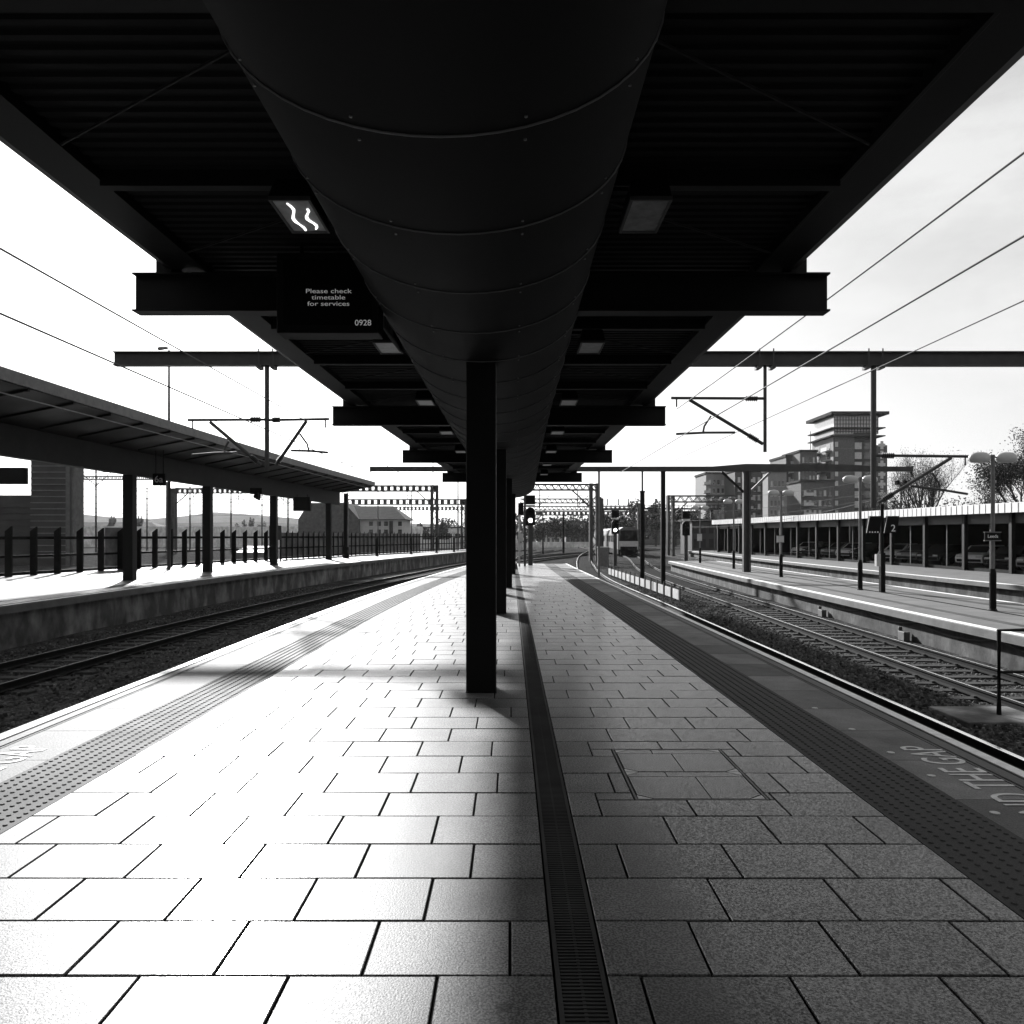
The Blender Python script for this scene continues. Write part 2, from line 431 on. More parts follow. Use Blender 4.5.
SEQ = [0, .36, .68, .2, .55, .85, .33, .7, .1, .5]
while R0+row*PITCH < Y_END-.3:
    y0 = R0+row*PITCH; y1 = min(y0+PITCH, Y_END)
    o_ = SEQ[row % 10]*W+rs.uniform(-.03,.03)
    for (fa, fb, ph) in ((TLi, lambda y: GR0, 0.0), (lambda y: GR1, TRi, .21)):
        xs_ = []
        xa, xb = fa((y0+y1)/2), fb((y0+y1)/2)
        k = math.floor((xa-o_-ph)/W)
        while True:
            x = k*W+o_+ph
            if x > xb-.12: break
            if x > xa+.12: xs_.append(x)
            k += 1
        lim = [None]+xs_+[None]
        for i in range(len(lim)-1):
            a0 = fa(y0) if lim[i] is None else lim[i]; a1 = fa(y1) if lim[i] is None else lim[i]
            b0 = fb(y0) if lim[i+1] is None else lim[i+1]; b1 = fb(y1) if lim[i+1] is None else lim[i+1]
            z = rs.uniform(-.0018,.0018)
            # flags are cut round the access cover
            if fa is not TLi and a0 < MHX1 and b0 > MHX0 and y0 < MHY1 and y1 > MHY0:
                if y0 < MHY0-.012: slab(a0, b0, a1, b1, y0, MHY0, z)
                if y1 > MHY1+.012: slab(a0, b0, a1, b1, MHY1, y1, z)
                u0, u1 = max(y0, MHY0), min(y1, MHY1)
                if a0 < MHX0-.012: slab(a0, MHX0, a0, MHX0, u0, u1, z)
                if b0 > MHX1+.012: slab(MHX1, b0, MHX1, b0, u0, u1, z)
                continue
            slab(a0, b0, a1, b1, y0, y1, z)
    row += 1
pv.build('paving', M['slab'], plat)
# joints show the dark bed
MB().band(TLi, TRi, YS, -.044, -.012).build('joint_bed', M['joint'], plat)
# tactile strips with blisters
for (fi, fo) in ((TLo, TLi), (TRi, TRo)):
    t = MB(); t.band(fi, fo, YS, -.044, -.001)
    rows_ = 7
    for k in range(rows_):
        y = 2.2+(k % 2)*.033
        while y < 26:
            x = fi(y)+.045+k*(.59-.09)/(rows_-1)
            n0 = len(t.v); m_ = 7 if y < 10 else 5
            for r, z in ((.0165,-.001),(.010,.0055)):
                for j in range(m_):
                    a = 2*math.pi*j/m_; t.v.append((x+r*math.cos(a), y+r*math.sin(a), z))
            for j in range(m_): t.f.append((n0+j, n0+(j+1)%m_, n0+m_+(j+1)%m_, n0+m_+j))
            t.f.append(tuple(n0+m_+j for j in range(m_)))
            y += .066
    for k in range(rows_):                               # farther on: low ribs that stand for whole rows
        y = 26.0+(k % 2)*.033
        while y < Y_END-.2:
            x = fi(y)+.045+k*.5/(rows_-1)
            t.hexa([(x-.016,y,-.001),(x+.016,y,-.001),(x+.016,y+.03,-.001),(x-.016,y+.03,-.001)], [(x-.01,y+.004,.005),(x+.01,y+.004,.005),(x+.01,y+.026,.005),(x-.01,y+.026,.005)])
            y += .066
    t.build('tactile_strip', M['tactile'], plat)
# margin between tactile strip and coping, in long bays
for (fa, fb) in ((lambda y: L_EDGE(y)+.30, TLo), (TRo, lambda y: R_EDGE(y)-.30)):
    m_ = MB(); y = -12.0
    while y < Y_END-.5:
        y2 = min(y+.9, Y_END)
        m_.hexa([(fa(y)+.004,y+.004,-.044),(fb(y)-.004,y+.004,-.044),(fb(y2)-.004,y2-.004,-.044),(fa(y2)+.004,y2-.004,-.044)],
                [(fa(y)+.004,y+.004,-.002),(fb(y)-.004,y+.004,-.002),(fb(y2)-.004,y2-.004,-.002),(fa(y2)+.004,y2-.004,-.002)])
        y = y2
    m_.build('margin', M['margin'], plat)
def coping(edge, s, parent, z, ys, m, grooves=True):
    """nosing with two grooves and a rounded arris; s=+1 when the platform lies to +x of the edge"""
    P = [(0,-.20),(0,-.02),(.012,-.004),(.03,0)]
    if grooves: P += [(.135,0),(.14,-.012),(.155,-.012),(.16,0),(.255,0),(.26,-.012),(.275,-.012),(.28,0)]
    P += [(.297,0),(.297,-.05),(.16,-.05),(.16,-.20)]
    return MB().sweep([(s*a, c) for a, c in P], edge, ys, lambda y: z).build('coping', m, parent)
coping(L_EDGE, 1, plat, .001, YS, M['coping'])
coping(R_EDGE, -1, plat, .001, YS, M['coping'])
MB().band(lambda y: L_EDGE(y)+.032, lambda y: L_EDGE(y)+.125, YS, .0005, .0045).build('edge_line', M['line'], plat)
MB().band(lambda y: R_EDGE(y)-.125, lambda y: R_EDGE(y)-.032, YS, .0005, .0045).build('edge_line', M['line'], plat)
RT = Matrix.Rotation(math.radians(90), 3, 'Z')           # read while facing -x : text runs towards +y
text('lettering', 'MIND THE GAP', M['letter'], plat, (3.29, 5.46, .0015), RT, .31, 1.82, .0015)
text('lettering', 'MIND THE GAP', M['letter'], plat, (-3.83, 5.48, .0015), RT, .29, 1.82, .0015)
# small studs in the margin
for (x, y) in ((3.0,6.95),(2.98,6.2),(2.98,5.6),(2.97,4.85),(3.0,7.8)):
    MB().lathe([(.03,-.002),(.03,.003),(.02,.005)], (x,y,0), 10).build('stud', M['lamp_head'], plat)

# drain grate
dg = thing('drain_grate', 'long slotted cast iron drain grate running up the middle of the paving', 'drain', (.268,-5,-.04))
fr = MB(); fr.box(GR0+.004, GR0+.022, -6, 40, -.04, .001); fr.box(GR1-.022, GR1-.004, -6, 40, -.04, .001)
fr.build('frame', M['grate'], dg)
sl = MB(); y = 2.2
while y < 40:
    st_ = .024 if y < 11 else .06
    sl.box(GR0+.022, GR1-.022, y, y+st_*.5, -.03, -.002)
    y += st_
sl.box(.262, .274, 2.2, 40, -.032, -.004)
sl.build('slotted_cover', M['grate'], dg)

# double access cover with recessed paving
ac = thing('access_cover', 'double recessed access cover with paved infill and steel corner plates', 'manhole cover', ((MHX0+MHX1)/2, 5.7, -.04))
fr = MB(); w = .014
fr.box(MHX0+.004,MHX1-.004,MHY0+.004,MHY0+.004+w,-.04,.0005); fr.box(MHX0+.004,MHX1-.004,MHY1-.004-w,MHY1-.004,-.04,.0005)
ym = (MHY0+MHY1)/2
fr.box(MHX0+.004,MHX0+.004+w,MHY0+.0181,MHY1-.0181,-.04,.0005); fr.box(MHX1-.004-w,MHX1-.004,MHY0+.0181,MHY1-.0181,-.04,.0005)
fr.build('frame', M['steel'], ac)
for (y0, y1, cuts) in ((MHY0+.024, ym-.006, .58), (ym+.006, MHY1-.024, .52)):
    x0, x1 = MHX0+.026, MHX1-.026
    lid = MB(); lid.box(x0,x1,y0,y1,-.04,-.012)
    ld = lid.build('cover', M['joint'], ac)
    inf = MB(); xc = x0+cuts*(x1-x0); yc = y1-.11; ch = .10
    e = .004
    # bigger flags, with the corners cut off for the lifting plates
    inf.hexa([(x0+ch,y0+e,-.03),(xc-e,y0+e,-.03),(xc-e,yc-e,-.03),(x0+e,yc-e,-.03),(x0+e,y0+ch*.8,-.03)], [(x0+ch,y0+e,0),(xc-e,y0+e,0),(xc-e,yc-e,0),(x0+e,yc-e,0),(x0+e,y0+ch*.8,0)])
    inf.hexa([(xc+e,y0+e,-.03),(x1-ch,y0+e,-.03),(x1-e,y0+ch*.8,-.03),(x1-e,yc-e,-.03),(xc+e,yc-e,-.03)], [(xc+e,y0+e,0),(x1-ch,y0+e,0),(x1-e,y0+ch*.8,0),(x1-e,yc-e,0),(xc+e,yc-e,0)])
    xs2 = x0+.28
    inf.hexa([(x0+e,yc+e,-.03),(xs2-e,yc+e,-.03),(xs2-e,y1-e,-.03),(x0+ch,y1-e,-.03),(x0+e,y1-ch*.8,-.03)], [(x0+e,yc+e,0),(xs2-e,yc+e,0),(xs2-e,y1-e,0),(x0+ch,y1-e,0),(x0+e,y1-ch*.8,0)])
    inf.hexa([(xs2+e,yc+e,-.03),(x1-e,yc+e,-.03),(x1-e,y1-ch*.8,-.03),(x1-ch,y1-e,-.03),(xs2+e,y1-e,-.03)], [(xs2+e,yc+e,0),(x1-e,yc+e,0),(x1-e,y1-ch*.8,0),(x1-ch,y1-e,0),(xs2+e,y1-e,0)])
    inf.build('paved_infill', M['slab'], ld)
    for (cx, sx) in ((x0,1),(x1,-1)):
        for (cy, sy) in ((y0,1),(y1,-1)):
            MB().hexa([(cx,cy,-.03),(cx+sx*(ch-.01),cy,-.03),(cx,cy+sy*(ch*.8-.01),-.03)], [(cx,cy,0),(cx+sx*(ch-.01),cy,0),(cx,cy+sy*(ch*.8-.01),0)]).build('corner_plate', M['lamp_head'], ld)

# ================================================================== OUR CANOPY
CC = curve([(-12,-.34),(8.55,-.32),(17.3,-.26),(26,-.12),(35.3,.05),(40,.14)])
HW = curve([(-12,3.74),(8.55,3.74),(17.3,3.63),(26,3.45),(35.3,3.12),(40,2.9)])
EL = lambda y: CC(y)-HW(y)+.33; ER = lambda y: CC(y)+HW(y)-.33
CY0, CY1 = -21.0, 39.2
can = thing('platform_canopy', 'dark steel canopy with a fat barrel duct overhead, covering the paved platform', 'canopy', (-.32, 8.55, 0))
cys = frange(CY0, CY1, 1.6)
# profiled sheet, ribs across the platform
dk = MB(); y = CY0; prof = []
while y < CY1-.15:
    prof += [(y,4.63),(y+.055,4.63),(y+.07,4.652),(y+.125,4.652)]; y += .14
n0 = 0
for (y_, z_) in prof:
    dk.v += [(EL(y_)+.45,y_,z_),(ER(y_)-.45,y_,z_)]
for i in range(len(prof)-1): dk.f.append((2*i, 2*i+1, 2*i+3, 2*i+2))
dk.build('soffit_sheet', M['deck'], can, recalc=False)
MB().band(lambda y: EL(y)+.02, lambda y: ER(y)-.02, cys, 4.72, 4.93).build('roof', M['steel_mid'], can)
for (s, fe) in ((1, EL), (-1, ER)):
    P = [(0,4.60),(.10,4.56),(.42,4.56),(.44,4.54),(.47,4.54),(.47,4.715),(.03,4.715),(.03,4.98),(0,4.98)]
    MB().sweep([(s*a, c) for a, c in P], fe, cys).build('edge_gutter', M['steel_dark'], can)
# barrel duct
dprof = []
for i in range(25):
    t = math.pi*i/24; dprof.append((-1.05*math.cos(t), 4.2-.62*math.sin(t)))
dprof = [(-1.05,4.628)]+dprof+[(1.05,4.628)]
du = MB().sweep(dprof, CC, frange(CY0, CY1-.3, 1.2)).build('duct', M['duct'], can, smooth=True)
md = du.modifiers.new('split', 'EDGE_SPLIT'); md.split_angle = math.radians(50)
y = 3.71-1.2*3
while y < CY1-.5:
    ring = MB()
    pts = [Vector((CC(y)+a*1.003, y, c-.004)) for a, c in dprof[1:-1]]
    ring.tube(pts, .007, 5)
    for i in (4, 9, 15, 20):
        for e in (-.09, .12):
            a, c = dprof[1+i]; ring.lathe([(.008,0),(.008,.008),(.005,.011)], (CC(y)+a, y+e, c-.009), 6)
    ring.build('seam_ring', M['seam'], du)
    y += 1.2
# crossbeams (I-sections), brackets, columns
BY = [-18, -9.0, -.2, 8.554, 17.25, 26.0, 35.3]
for k, yb in enumerate(BY):
    x0, x1 = CC(yb)-HW(yb), CC(yb)+HW(yb)
    I = [(-.10,4.11),(.10,4.11),(.10,4.13),(.012,4.13),(.012,4.505),(.10,4.505),(.10,4.525),(-.10,4.525),(-.10,4.505),(-.012,4.505),(-.012,4.13),(-.10,4.13)]
    bm_ = MB().extrude_x([(yb+a, c) for a, c in I], x0, x1).build('crossbeam', M['steel_dark'], can, bevel=.003)
    for (xe, s) in ((x0, 1), (x1, -1)):
        MB().box(min(xe+s*.22,xe+s*.5), max(xe+s*.22,xe+s*.5), yb-.01, yb+.01, 4.526, 4.70).box(xe+s*.36-.05, xe+s*.36+.05, yb-.06, yb-.011, 4.526, 4.6).build('bracket', M['steel_dark'], bm_)
    xc = CC(yb)-.005
    col = MB().box(xc-.1625, xc+.1625, yb, yb+.325, 0, 3.66).build('column', M['steel_dark'], can, bevel=.012)
    MB().box(xc-.168, xc+.168, yb-.006, yb+.331, -.002, .006).build('base_plate', M['steel_dark'], col)
    if k:
        xp = BY[k-1]
        for q in (1, 2, 3):
            yr = xp+(yb-xp)*q/4
            for (xa, xb) in ((EL(yr)+.46, CC(yr)-1.04), (CC(yr)+1.04, ER(yr)-.46)):
                MB().box(xa, xb, yr-.05, yr+.05, 4.50, 4.628).build('rafter', M['steel_dark'], can)
        for q in range(4):
            ya = xp+(yb-xp)*q/4+.25
            MB().tube([(CC(ya)-1.06,ya,4.52),(EL(ya)+.5,ya+1.3,4.54)], .011, 6).build('tie_rod', M['steel_dark'], can)
            MB().tube([(CC(ya)+1.06,ya,4.52),(ER(ya)-.5,ya+1.3,4.54)], .011, 6).build('tie_rod', M['steel_dark'], can)

# floodlights under the canopy
def floodlight(lit):
    t = thing('floodlight', '', 'floodlight')
    h = MB(); h.hexa([(-.15,-.02,.03),(.15,-.02,.03),(.15,.60,.03),(-.15,.60,.03)], [(-.13,.06,.19),(.13,.06,.19),(.13,.50,.16),(-.13,.50,.16)])
    h.build('housing', M['black'], t, bevel=.008)
    r = MB()
    for (a, b_, c, d) in ((-.15,.15,-.02,.0),(-.15,.15,.58,.60),(-.15,-.13,.0,.58),(.13,.15,.0,.58)): r.box(a,b_,c,d,0,.0295)
    r.build('rim', M['steel_mid'], t)
    gl = MB().box(-.1295,.1295,.0005,.5795,.008,.028).build('glass', M['lamp_glass'], t)
    if lit:  # reflections on the glass, shaped as glowing squiggles
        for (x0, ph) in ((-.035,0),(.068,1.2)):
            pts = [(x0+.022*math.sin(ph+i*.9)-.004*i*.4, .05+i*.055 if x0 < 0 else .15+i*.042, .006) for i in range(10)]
            MB().tube(pts, [.006+.007*abs(math.sin(i*.9+ph))*(1-abs(i-4.5)/9) for i in range(10)], 6).build('reflection_squiggle', M['tube'], t)
    return t
lampY = [5.64+4.15*k for k in range(7)]
P_glint = floodlight(True); P_dark = floodlight(False)
ORD = ['first','second','third','fourth','fifth','sixth','seventh']
def flood_bracket(o, s):
    MB().box(min(s*.13,s*.31), max(s*.13,s*.31), .22, .26, .17, .20).box(min(s*.27,s*.31), max(s*.27,s*.31), .22, .26, .20, .53).build('bracket', M['black'], o)
proto = {}
for s, side in ((-1,'left'),(1,'right')):
    for k, y in enumerate(lampY):
        if s == -1 and k == 0: o = P_glint; lab = 'floodlight with bright squiggly reflections, left of the barrel duct and nearest the viewer'; key = None
        else:
            if s not in proto:
                o = P_dark if s == -1 else floodlight(False)
                flood_bracket(o, -s); proto[s] = o
            else: o = copy_tree(proto[s])
            lab = f'{ORD[k]} floodlight counted from the viewer along the {side} side of the barrel duct'
        if o is P_glint: flood_bracket(o, 1)
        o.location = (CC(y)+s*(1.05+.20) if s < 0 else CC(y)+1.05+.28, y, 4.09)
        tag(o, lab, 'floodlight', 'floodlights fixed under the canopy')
# cable tray clutter near the second left lamp
cb = MB()
for k in range(4):
    cb.tube([(-1.40,9.0+.15*k,4.45),(-1.46,9.05+.15*k,4.1),(-1.36,9.25+.15*k,3.98),(-1.42,9.5+.15*k,4.2),(-1.38,9.7+.15*k,4.5)], .022, 6)
tag(cb.build('cable_bundle', M['steel_mid'], smooth=True), 'looped cable bundle hanging under the canopy beside the departure board', 'cables')

# departure board
db = thing('departure_board', 'black hanging departure board asking to please check timetable', 'display board', (-1.8,7.8,3.7))
MB().box(-2.31,-1.30,7.78,8.05,3.70,4.49).build('case', M['black'], db, bevel=.01)
MB().box(-2.24,-1.37,7.772,7.7815,3.78,4.42).build('screen', M['screen'], db)
for x in (-2.1,-1.5): MB().tube([(x,7.92,4.48),(x,7.92,4.64)], .02, 8).build('hanger', M['black'], db)
text('lettering', 'Please check\ntimetable\nfor services', M['led'], db, (-1.795,7.769,4.045), FRONT, .042, .45, .001)
text('lettering', '0928', M['led'], db, (-1.455,7.769,3.795), FRONT, .055, .16, .001)
# ================================================================== LEFT PLATFORM
YL = frange(-12, 104, 2.0)
P0_BACK = curve([(-15,-24),(20,-22.6),(34,-20.9),(41,-19.6),(54,-17.4),(70,-13.8),(88,-9.2),(104,-5.0)])
pl = struct(MB().band(lambda y: P0_BACK(y)-.4, lambda y: P0_EDGE(y)-.16, YL, -1.3, -.04).build('platform', M['wall']))
MB().band(lambda y: P0_BACK(y)-.4, lambda y: P0_EDGE(y)-.303, YL, -.0395, -.003).build('paving', M['slab'], pl)
coping(P0_EDGE, -1, pl, .001, YL, M['coping'])
MB().band(lambda y: P0_EDGE(y)-.125, lambda y: P0_EDGE(y)-.032, YL, .0005, .0045).build('edge_line', M['line'], pl)
MB().band(lambda y: P0_EDGE(y)-1.5, lambda y: P0_EDGE(y)-.95, YL, -.0025, .004).build('tactile_strip', M['tactile'], pl)
# fence at its back: posts, two rails, boards behind
fn = thing('platform_fence', 'dark post and rail fence along the back of the left platform', 'fence', (-20.9,34,0))
FX = lambda y: P0_BACK(y)
MB().band(lambda y: FX(y)-.03, lambda y: FX(y)+.03, frange(24,103,2), 1.55, 1.68).build('rail', M['black'], fn)
MB().band(lambda y: FX(y)-.03, lambda y: FX(y)+.03, frange(24,103,2), .78, .88).build('rail', M['black'], fn)
MB().band(lambda y: FX(y)-.03, lambda y: FX(y)+.03, frange(24,103,2), .06, .16).build('rail', M['black'], fn)
y = 24.6
while y < 103:
    x = FX(y); far = y > 56
    w_, e_ = (.06, .26) if not far else (.06, .09)
    MB().hexa([(x+.031,y-w_,0),(x+.031+e_,y-w_,0),(x+.031+e_,y+w_,0),(x+.031,y+w_,0)],
              [(x+.031,y-w_,1.90),(x+.031+e_,y-w_,2.10),(x+.031+e_,y+w_,2.10),(x+.031,y+w_,1.90)]).build('post', M['black'], fn)
    y += 1.38 if y < 56 else .85
MB().band(lambda y: FX(y)-.09, lambda y: FX(y)-.05, frange(57.5,85.5,2), .2, 1.95).build('board_panel', M['mesh'], fn)
for y in (33.2,):
    MB().band(lambda q: FX(q)-.09, lambda q: FX(q)-.05, [39.0,40.2,41.2], .2, 2.12).build('board_panel', M['mesh'], fn)
# short black bollards by the far fence
MI = ['nearest','second nearest','third nearest','farthest']
for i, (px_, Y, dx) in enumerate(((377,66,0),(411,74,0),(436.5,80,0),(454,84,0))):
    x = (px_-511)*Y/F
    b_ = MB().lathe([(.16,0),(.16,.05),(.11,.08),(.11,1.45),(.13,1.5),(.05,1.6)], (x,Y,0), 10).build('bollard', M['black'])
    tag(b_, f'{MI[i]} dark stub post along the far fence of the left platform', 'bollard', 'stub posts on the left platform')

# canopy of the left platform
FE = curve([(-12,-12.7),(0,-12.65),(19,-12.4),(31,-12.15),(45,-11.5),(60.5,-10.4)])
CL = lambda y: FE(y)-2.55
lc = thing('platform_canopy', 'long low grey canopy on dark columns over the left platform', 'canopy', (-15,30,0))
yl = frange(-8, 60.5, 2.0)
MB().sweep([(0,5.52),(0,5.83),(-.06,5.83),(-.06,5.52)], FE, yl).build('fascia', M['steel'], lc)
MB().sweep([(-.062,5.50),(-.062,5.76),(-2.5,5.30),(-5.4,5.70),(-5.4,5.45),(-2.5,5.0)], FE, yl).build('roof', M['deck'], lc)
MB().sweep([(.15,4.05),(.15,4.98),(-.15,4.98),(-.15,4.05)], CL, frange(-8,59.5,2))  .build('girder', M['girder'], lc, bevel=.01)
LCY = [6, 14.3, 22.4, 30.5, 37.6, 46.5, 57.2]
for y in LCY:
    x = CL(y)
    c = MB().box(x-.19,x+.19,y-.19,y+.19,0,4.05).build('column', M['steel_dark'], lc, bevel=.01)
    MB().box(x-.26,x+.26,y-.26,y+.26,-.002,.015).build('base_plate', M['steel_dark'], c)
for y in frange(-6,59,2.05):
    MB().hexa([(CL(y)+.3,y-.04,5.0),(FE(y)-.07,y-.04,5.43),(FE(y)-.07,y+.04,5.43),(CL(y)+.3,y+.04,5.0)],[(CL(y)+.3,y-.04,5.12),(FE(y)-.07,y-.04,5.51),(FE(y)-.07,y+.04,5.51),(CL(y)+.3,y+.04,5.12)]).build('rafter', M['deck'], lc)
# hung under it
def sign(name, label, cat, px0, px1, py0, py1, Y, m, txt=None, tm=None, th=.14, cap=None, hang=None, tr=None):
    a = at(px0, py0, Y); b = at(px1, py1, Y)
    t = thing(name, label, cat, ((a.x+b.x)/2, Y, b.z))
    MB().box(a.x, b.x, Y, Y+th, b.z, a.z).build('panel', m, t, bevel=.01)
    if hang is not None:
        for q in (.2, .8): MB().tube([(a.x+(b.x-a.x)*q, Y+th/2, a.z-.01), (a.x+(b.x-a.x)*q, Y+th/2, hang)], .02, 6).build('hanger', M['black'], t)
    if txt: text('lettering', txt, tm or M['line'], t, ((a.x+b.x)/2, Y-.004, (a.z+b.z)/2) if tr is None else tr, FRONT, cap or (a.z-b.z)*.55, None, .002)
    return t
sign('platform_sign', 'small square dark sign reading 6a hung from the left canopy girder', 'sign', 152.5, 165, 473.5, 485.5, 31.4, M['black'], '6a', M['lamp_head'], hang=5.12, cap=.26)
sign('departure_board', 'dark display box hung under the left canopy at the frame edge', 'display board', -12, 25, 467.5, 484, 31, M['black'], th=.22, hang=4.2)
sign('departure_board', 'dark tilted screen hung between far columns of the left canopy', 'display board', 293, 310, 497, 511, 49.5, M['black'], th=.35, hang=4.3)
sp = thing('loudspeaker', 'dark loudspeaker pair and camera hung from the left canopy girder', 'loudspeaker', at(256,498,42))
a = at(250,488,42); b = at(262,494,42)
MB().box(a.x,b.x,42,42.35,b.z,a.z).build('mount', M['black'], sp)
MB().lathe([(.03,0),(.10,.05),(.24,.32)], (a.x+.18,42,b.z-.12), 12, 'x').build('horn', M['black'], sp)
MB().lathe([(.10,0),(.12,-.2),(.02,-.26)], (b.x-.2,42.1,b.z+.005), 10).build('camera_dome', M['black'], sp)
kb = thing('notice_board', 'dark upright notice board standing before the left platform fence', 'notice board', at(275,562,52).xy.to_3d())
a = at(269,525.5,52); b = at(281,540,52)
MB().box(a.x,b.x,52,52.12,b.z,a.z).build('panel', M['clad'], kb, bevel=.01)
MB().box(a.x+.1,b.x-.1,51.99,51.999,b.z+.1,a.z-.1).build('poster', M['steel_mid'], kb)
for x in (a.x+.05, b.x-.05): MB().box(x-.04,x+.04,52.02,52.1,0,b.z).build('leg', M['black'], kb)

# ================================================================== OVERHEAD LINE
def cantilever(parent, tube_px, Y, side_pts, m=None):
    """side_pts: dict of pixel stations at depth Y"""
    top0, top1, d0, d1, a0, a1, s0, s1 = [at(x, y, Y) for x, y in side_pts]
    MB().tube([top0, top1], .045, 8).build('top_tube', M['steel_mid'], parent)
    MB().tube([d0, d1], .055, 8).build('bracket_tube', M['steel_mid'], parent)
    MB().tube([a0, a0.lerp(a1,.5)+Vector((0,0,.02)), a1], .038, 8).build('steady_arm', M['steel_mid'], parent)
    MB().tube([s0, s0.lerp(s1,.6)+Vector((.06 if s1.x > s0.x else -.06,0,0)), s1], .032, 6).build('support_strut', M['steel_mid'], parent)
    for (p, q, f0, f1) in ((top0, top1, .80, .93), (d0, d1, .80, .93)):
        pts = []; rs_ = []
        for i in range(13): pts.append(p.lerp(q, f0+(f1-f0)*i/12)); rs_.append(.10 if i % 2 else .055)
        MB().tube(pts, rs_, 10).build('insulator', M['insul'], parent)
    MB().tube([top0.lerp(top1,.06), top0.lerp(top1,.06)+Vector((0,0,-.28))], .025, 6).build('clamp', M['steel_mid'], parent)
g1 = thing('overhead_line_gantry', 'nearest overhead line gantry, its heavy boom crossing above all tracks with hanging tubes', 'gantry', (-1.0,25,0))
I = [(-.15,7.08),(.15,7.08),(.15,7.11),(.02,7.11),(.02,7.49),(.15,7.49),(.15,7.52),(-.15,7.52),(-.15,7.49),(-.02,7.49),(-.02,7.11),(-.15,7.11)]
MB().extrude_x([(25+a,c) for a, c in I], at(114.5,0,25).x, 21.5).build('boom', M['steel_mid'], g1)
MB().box(-1.1,-.85,24.88,25.12,0,7.08).build('mast', M['steel_mid'], g1)
MB().box(21.0,21.3,24.86,25.14,-1.2,7.08).build('mast', M['steel_mid'], g1)
def drop(px_, py_, Y=25.0, r=.075):
    p = at(px_, py_, Y)
    d = MB().tube([(p.x,Y,7.08),(p.x,Y,p.z)], r, 10).build('drop_tube', M['steel_mid'], g1)
    for s in (-.22,.22): MB().box(p.x+s-.02,p.x+s+.02,Y-.17,Y-.152,7.0,7.6).box(p.x+s-.06,p.x+s+.06,Y-.2,Y+.2,6.98,7.0799).build('clamp', M['steel_mid'], d)
    return p
drop(267, 471); drop(765, 452, r=.055); drop(873.5, 508, r=.085)
cantilever(g1, None, 25, [(188,420),(266,419.5),(210,422),(261,465),(192,455),(237,452.5),(229,441),(225,453)])
cantilever(g1, None, 25, [(329,419),(268,420),(306.5,421),(276,465),(328,452.5),(291,450.5),(300,434),(309,451)])
cantilever(g1, None, 25, [(671,398),(764,398.5),(689,399.5),(763,444),(676,434),(735,432.5),(711,416),(703,433)])
cantilever(g1, None, 25, [(971,456.5),(875,455.5),(951,458),(878,503),(967.5,494),(910,486),(932,472.5),(940,490)])
g2 = thing('overhead_line_gantry', 'second overhead line gantry, a flat boom on slim posts past the platform lamps', 'gantry', (8.45,44,-1.1))
zb = at(0,471.5,44).z
MB().box(at(370,0,44).x,at(705,0,44).x,43.9,44.1,zb,zb+.27).build('boom', M['steel_mid'], g2)
MB().hexa([(at(705,0,44).x,43.87,zb),(at(912,0,44).x,43.87,zb),(at(912,0,44).x,44.13,zb),(at(705,0,44).x,44.13,zb)],[(at(705,0,44).x,43.87,zb+.27),(at(912,0,44).x,43.87,zb+.27),(at(912,0,44).x,44.13,zb+.27),(at(705,0,44).x,44.13,zb+.27)]).hexa([(at(712,0,44).x,43.88,zb+.2701),(at(880,0,44).x,43.88,zb+.2701),(at(880,0,44).x,44.12,zb+.2701),(at(712,0,44).x,44.12,zb+.2701)],[(at(745,0,44).x,43.9,zb+.42),(at(850,0,44).x,43.9,zb+.38),(at(850,0,44).x,44.1,zb+.38),(at(745,0,44).x,44.1,zb+.42)]).build('boom_haunch', M['steel_mid'], g2)
MB().box(8.35,8.58,43.88,44.12,-1.2,zb).build('mast', M['black'], g2)
pm = MB().box(12.92,13.04,43.85,44.15,ZP2,zb).box(13.2,13.32,43.85,44.15,ZP2,zb).box(13.0401,13.1999,43.97,44.03,ZP2,zb).build('mast', M['steel_mid'], g2)
MB().bar((12.95,44,zb-1.15),(11.75,44,zb-.03),.12,.12).build('brace', M['steel_dark'], g2)
MB().bar((13.3,44,zb-1.15),(14.45,44,zb-.03),.12,.12).build('brace', M['steel'], g2)
p_ = MB().tube([(7.35,44.2,-1.2),(7.35,44.2,4.15)], .13, 10).tube([(7.35,44.2,4.15),(7.35,44.2,4.22)], .16, 10).build('mast', M['steel_dark'], g2)
MB().tube([(7.35,44.2,4.22),(7.35,44.2,zb+.1)], .055, 8).build('mast_extension', M['steel'], p_)
MB().tube([((599-511)*44/F,44,zb),((599-511)*44/F,44,-.9)], .06, 8).build('drop_tube', M['steel'], g2)
# wires
def wire(label, pts, r=.011, m='wire'):
    o = MB().tube(pts, r, 6).build('overhead_wire', M[m]); return tag(o, label, 'overhead wire')
def sag(x, z, y0, y1, s, n=14, x1=None, z1=None):
    x1 = x if x1 is None else x1; z1 = z if z1 is None else z1
    return [(x+(x1-x)*i/n, y0+(y1-y0)*i/n, z+(z1-z)*i/n-s*4*(i/n)*(1-i/n)) for i in range(n+1)]
wire('highest overhead wire rising from the first gantry to the upper right corner', sag(5.25,5.72,25,-6,.10), .0125)
wire('middle of the three overhead wires fanning out at the upper right', sag(5.25,4.78,25,-6,.01), .0125)
wire('lowest of the overhead wires at the upper right, running over the lamp platform track', sag(8.9,5.83,44,-4,.05), .0125)
wire('overhead wire from the first gantry on to the second above the right edge track', sag(5.25,4.78,25,44,.02,x1=5.3,z1=4.8), .0125)
wire('uppermost faint overhead wire at the left frame edge', sag(-5.95,5.08,44,-4,.04), .0125)
wire('thin overhead wire crossing the sky just above the left canopy roof', sag(-5.9,4.27,44,-4,.0), .0125)
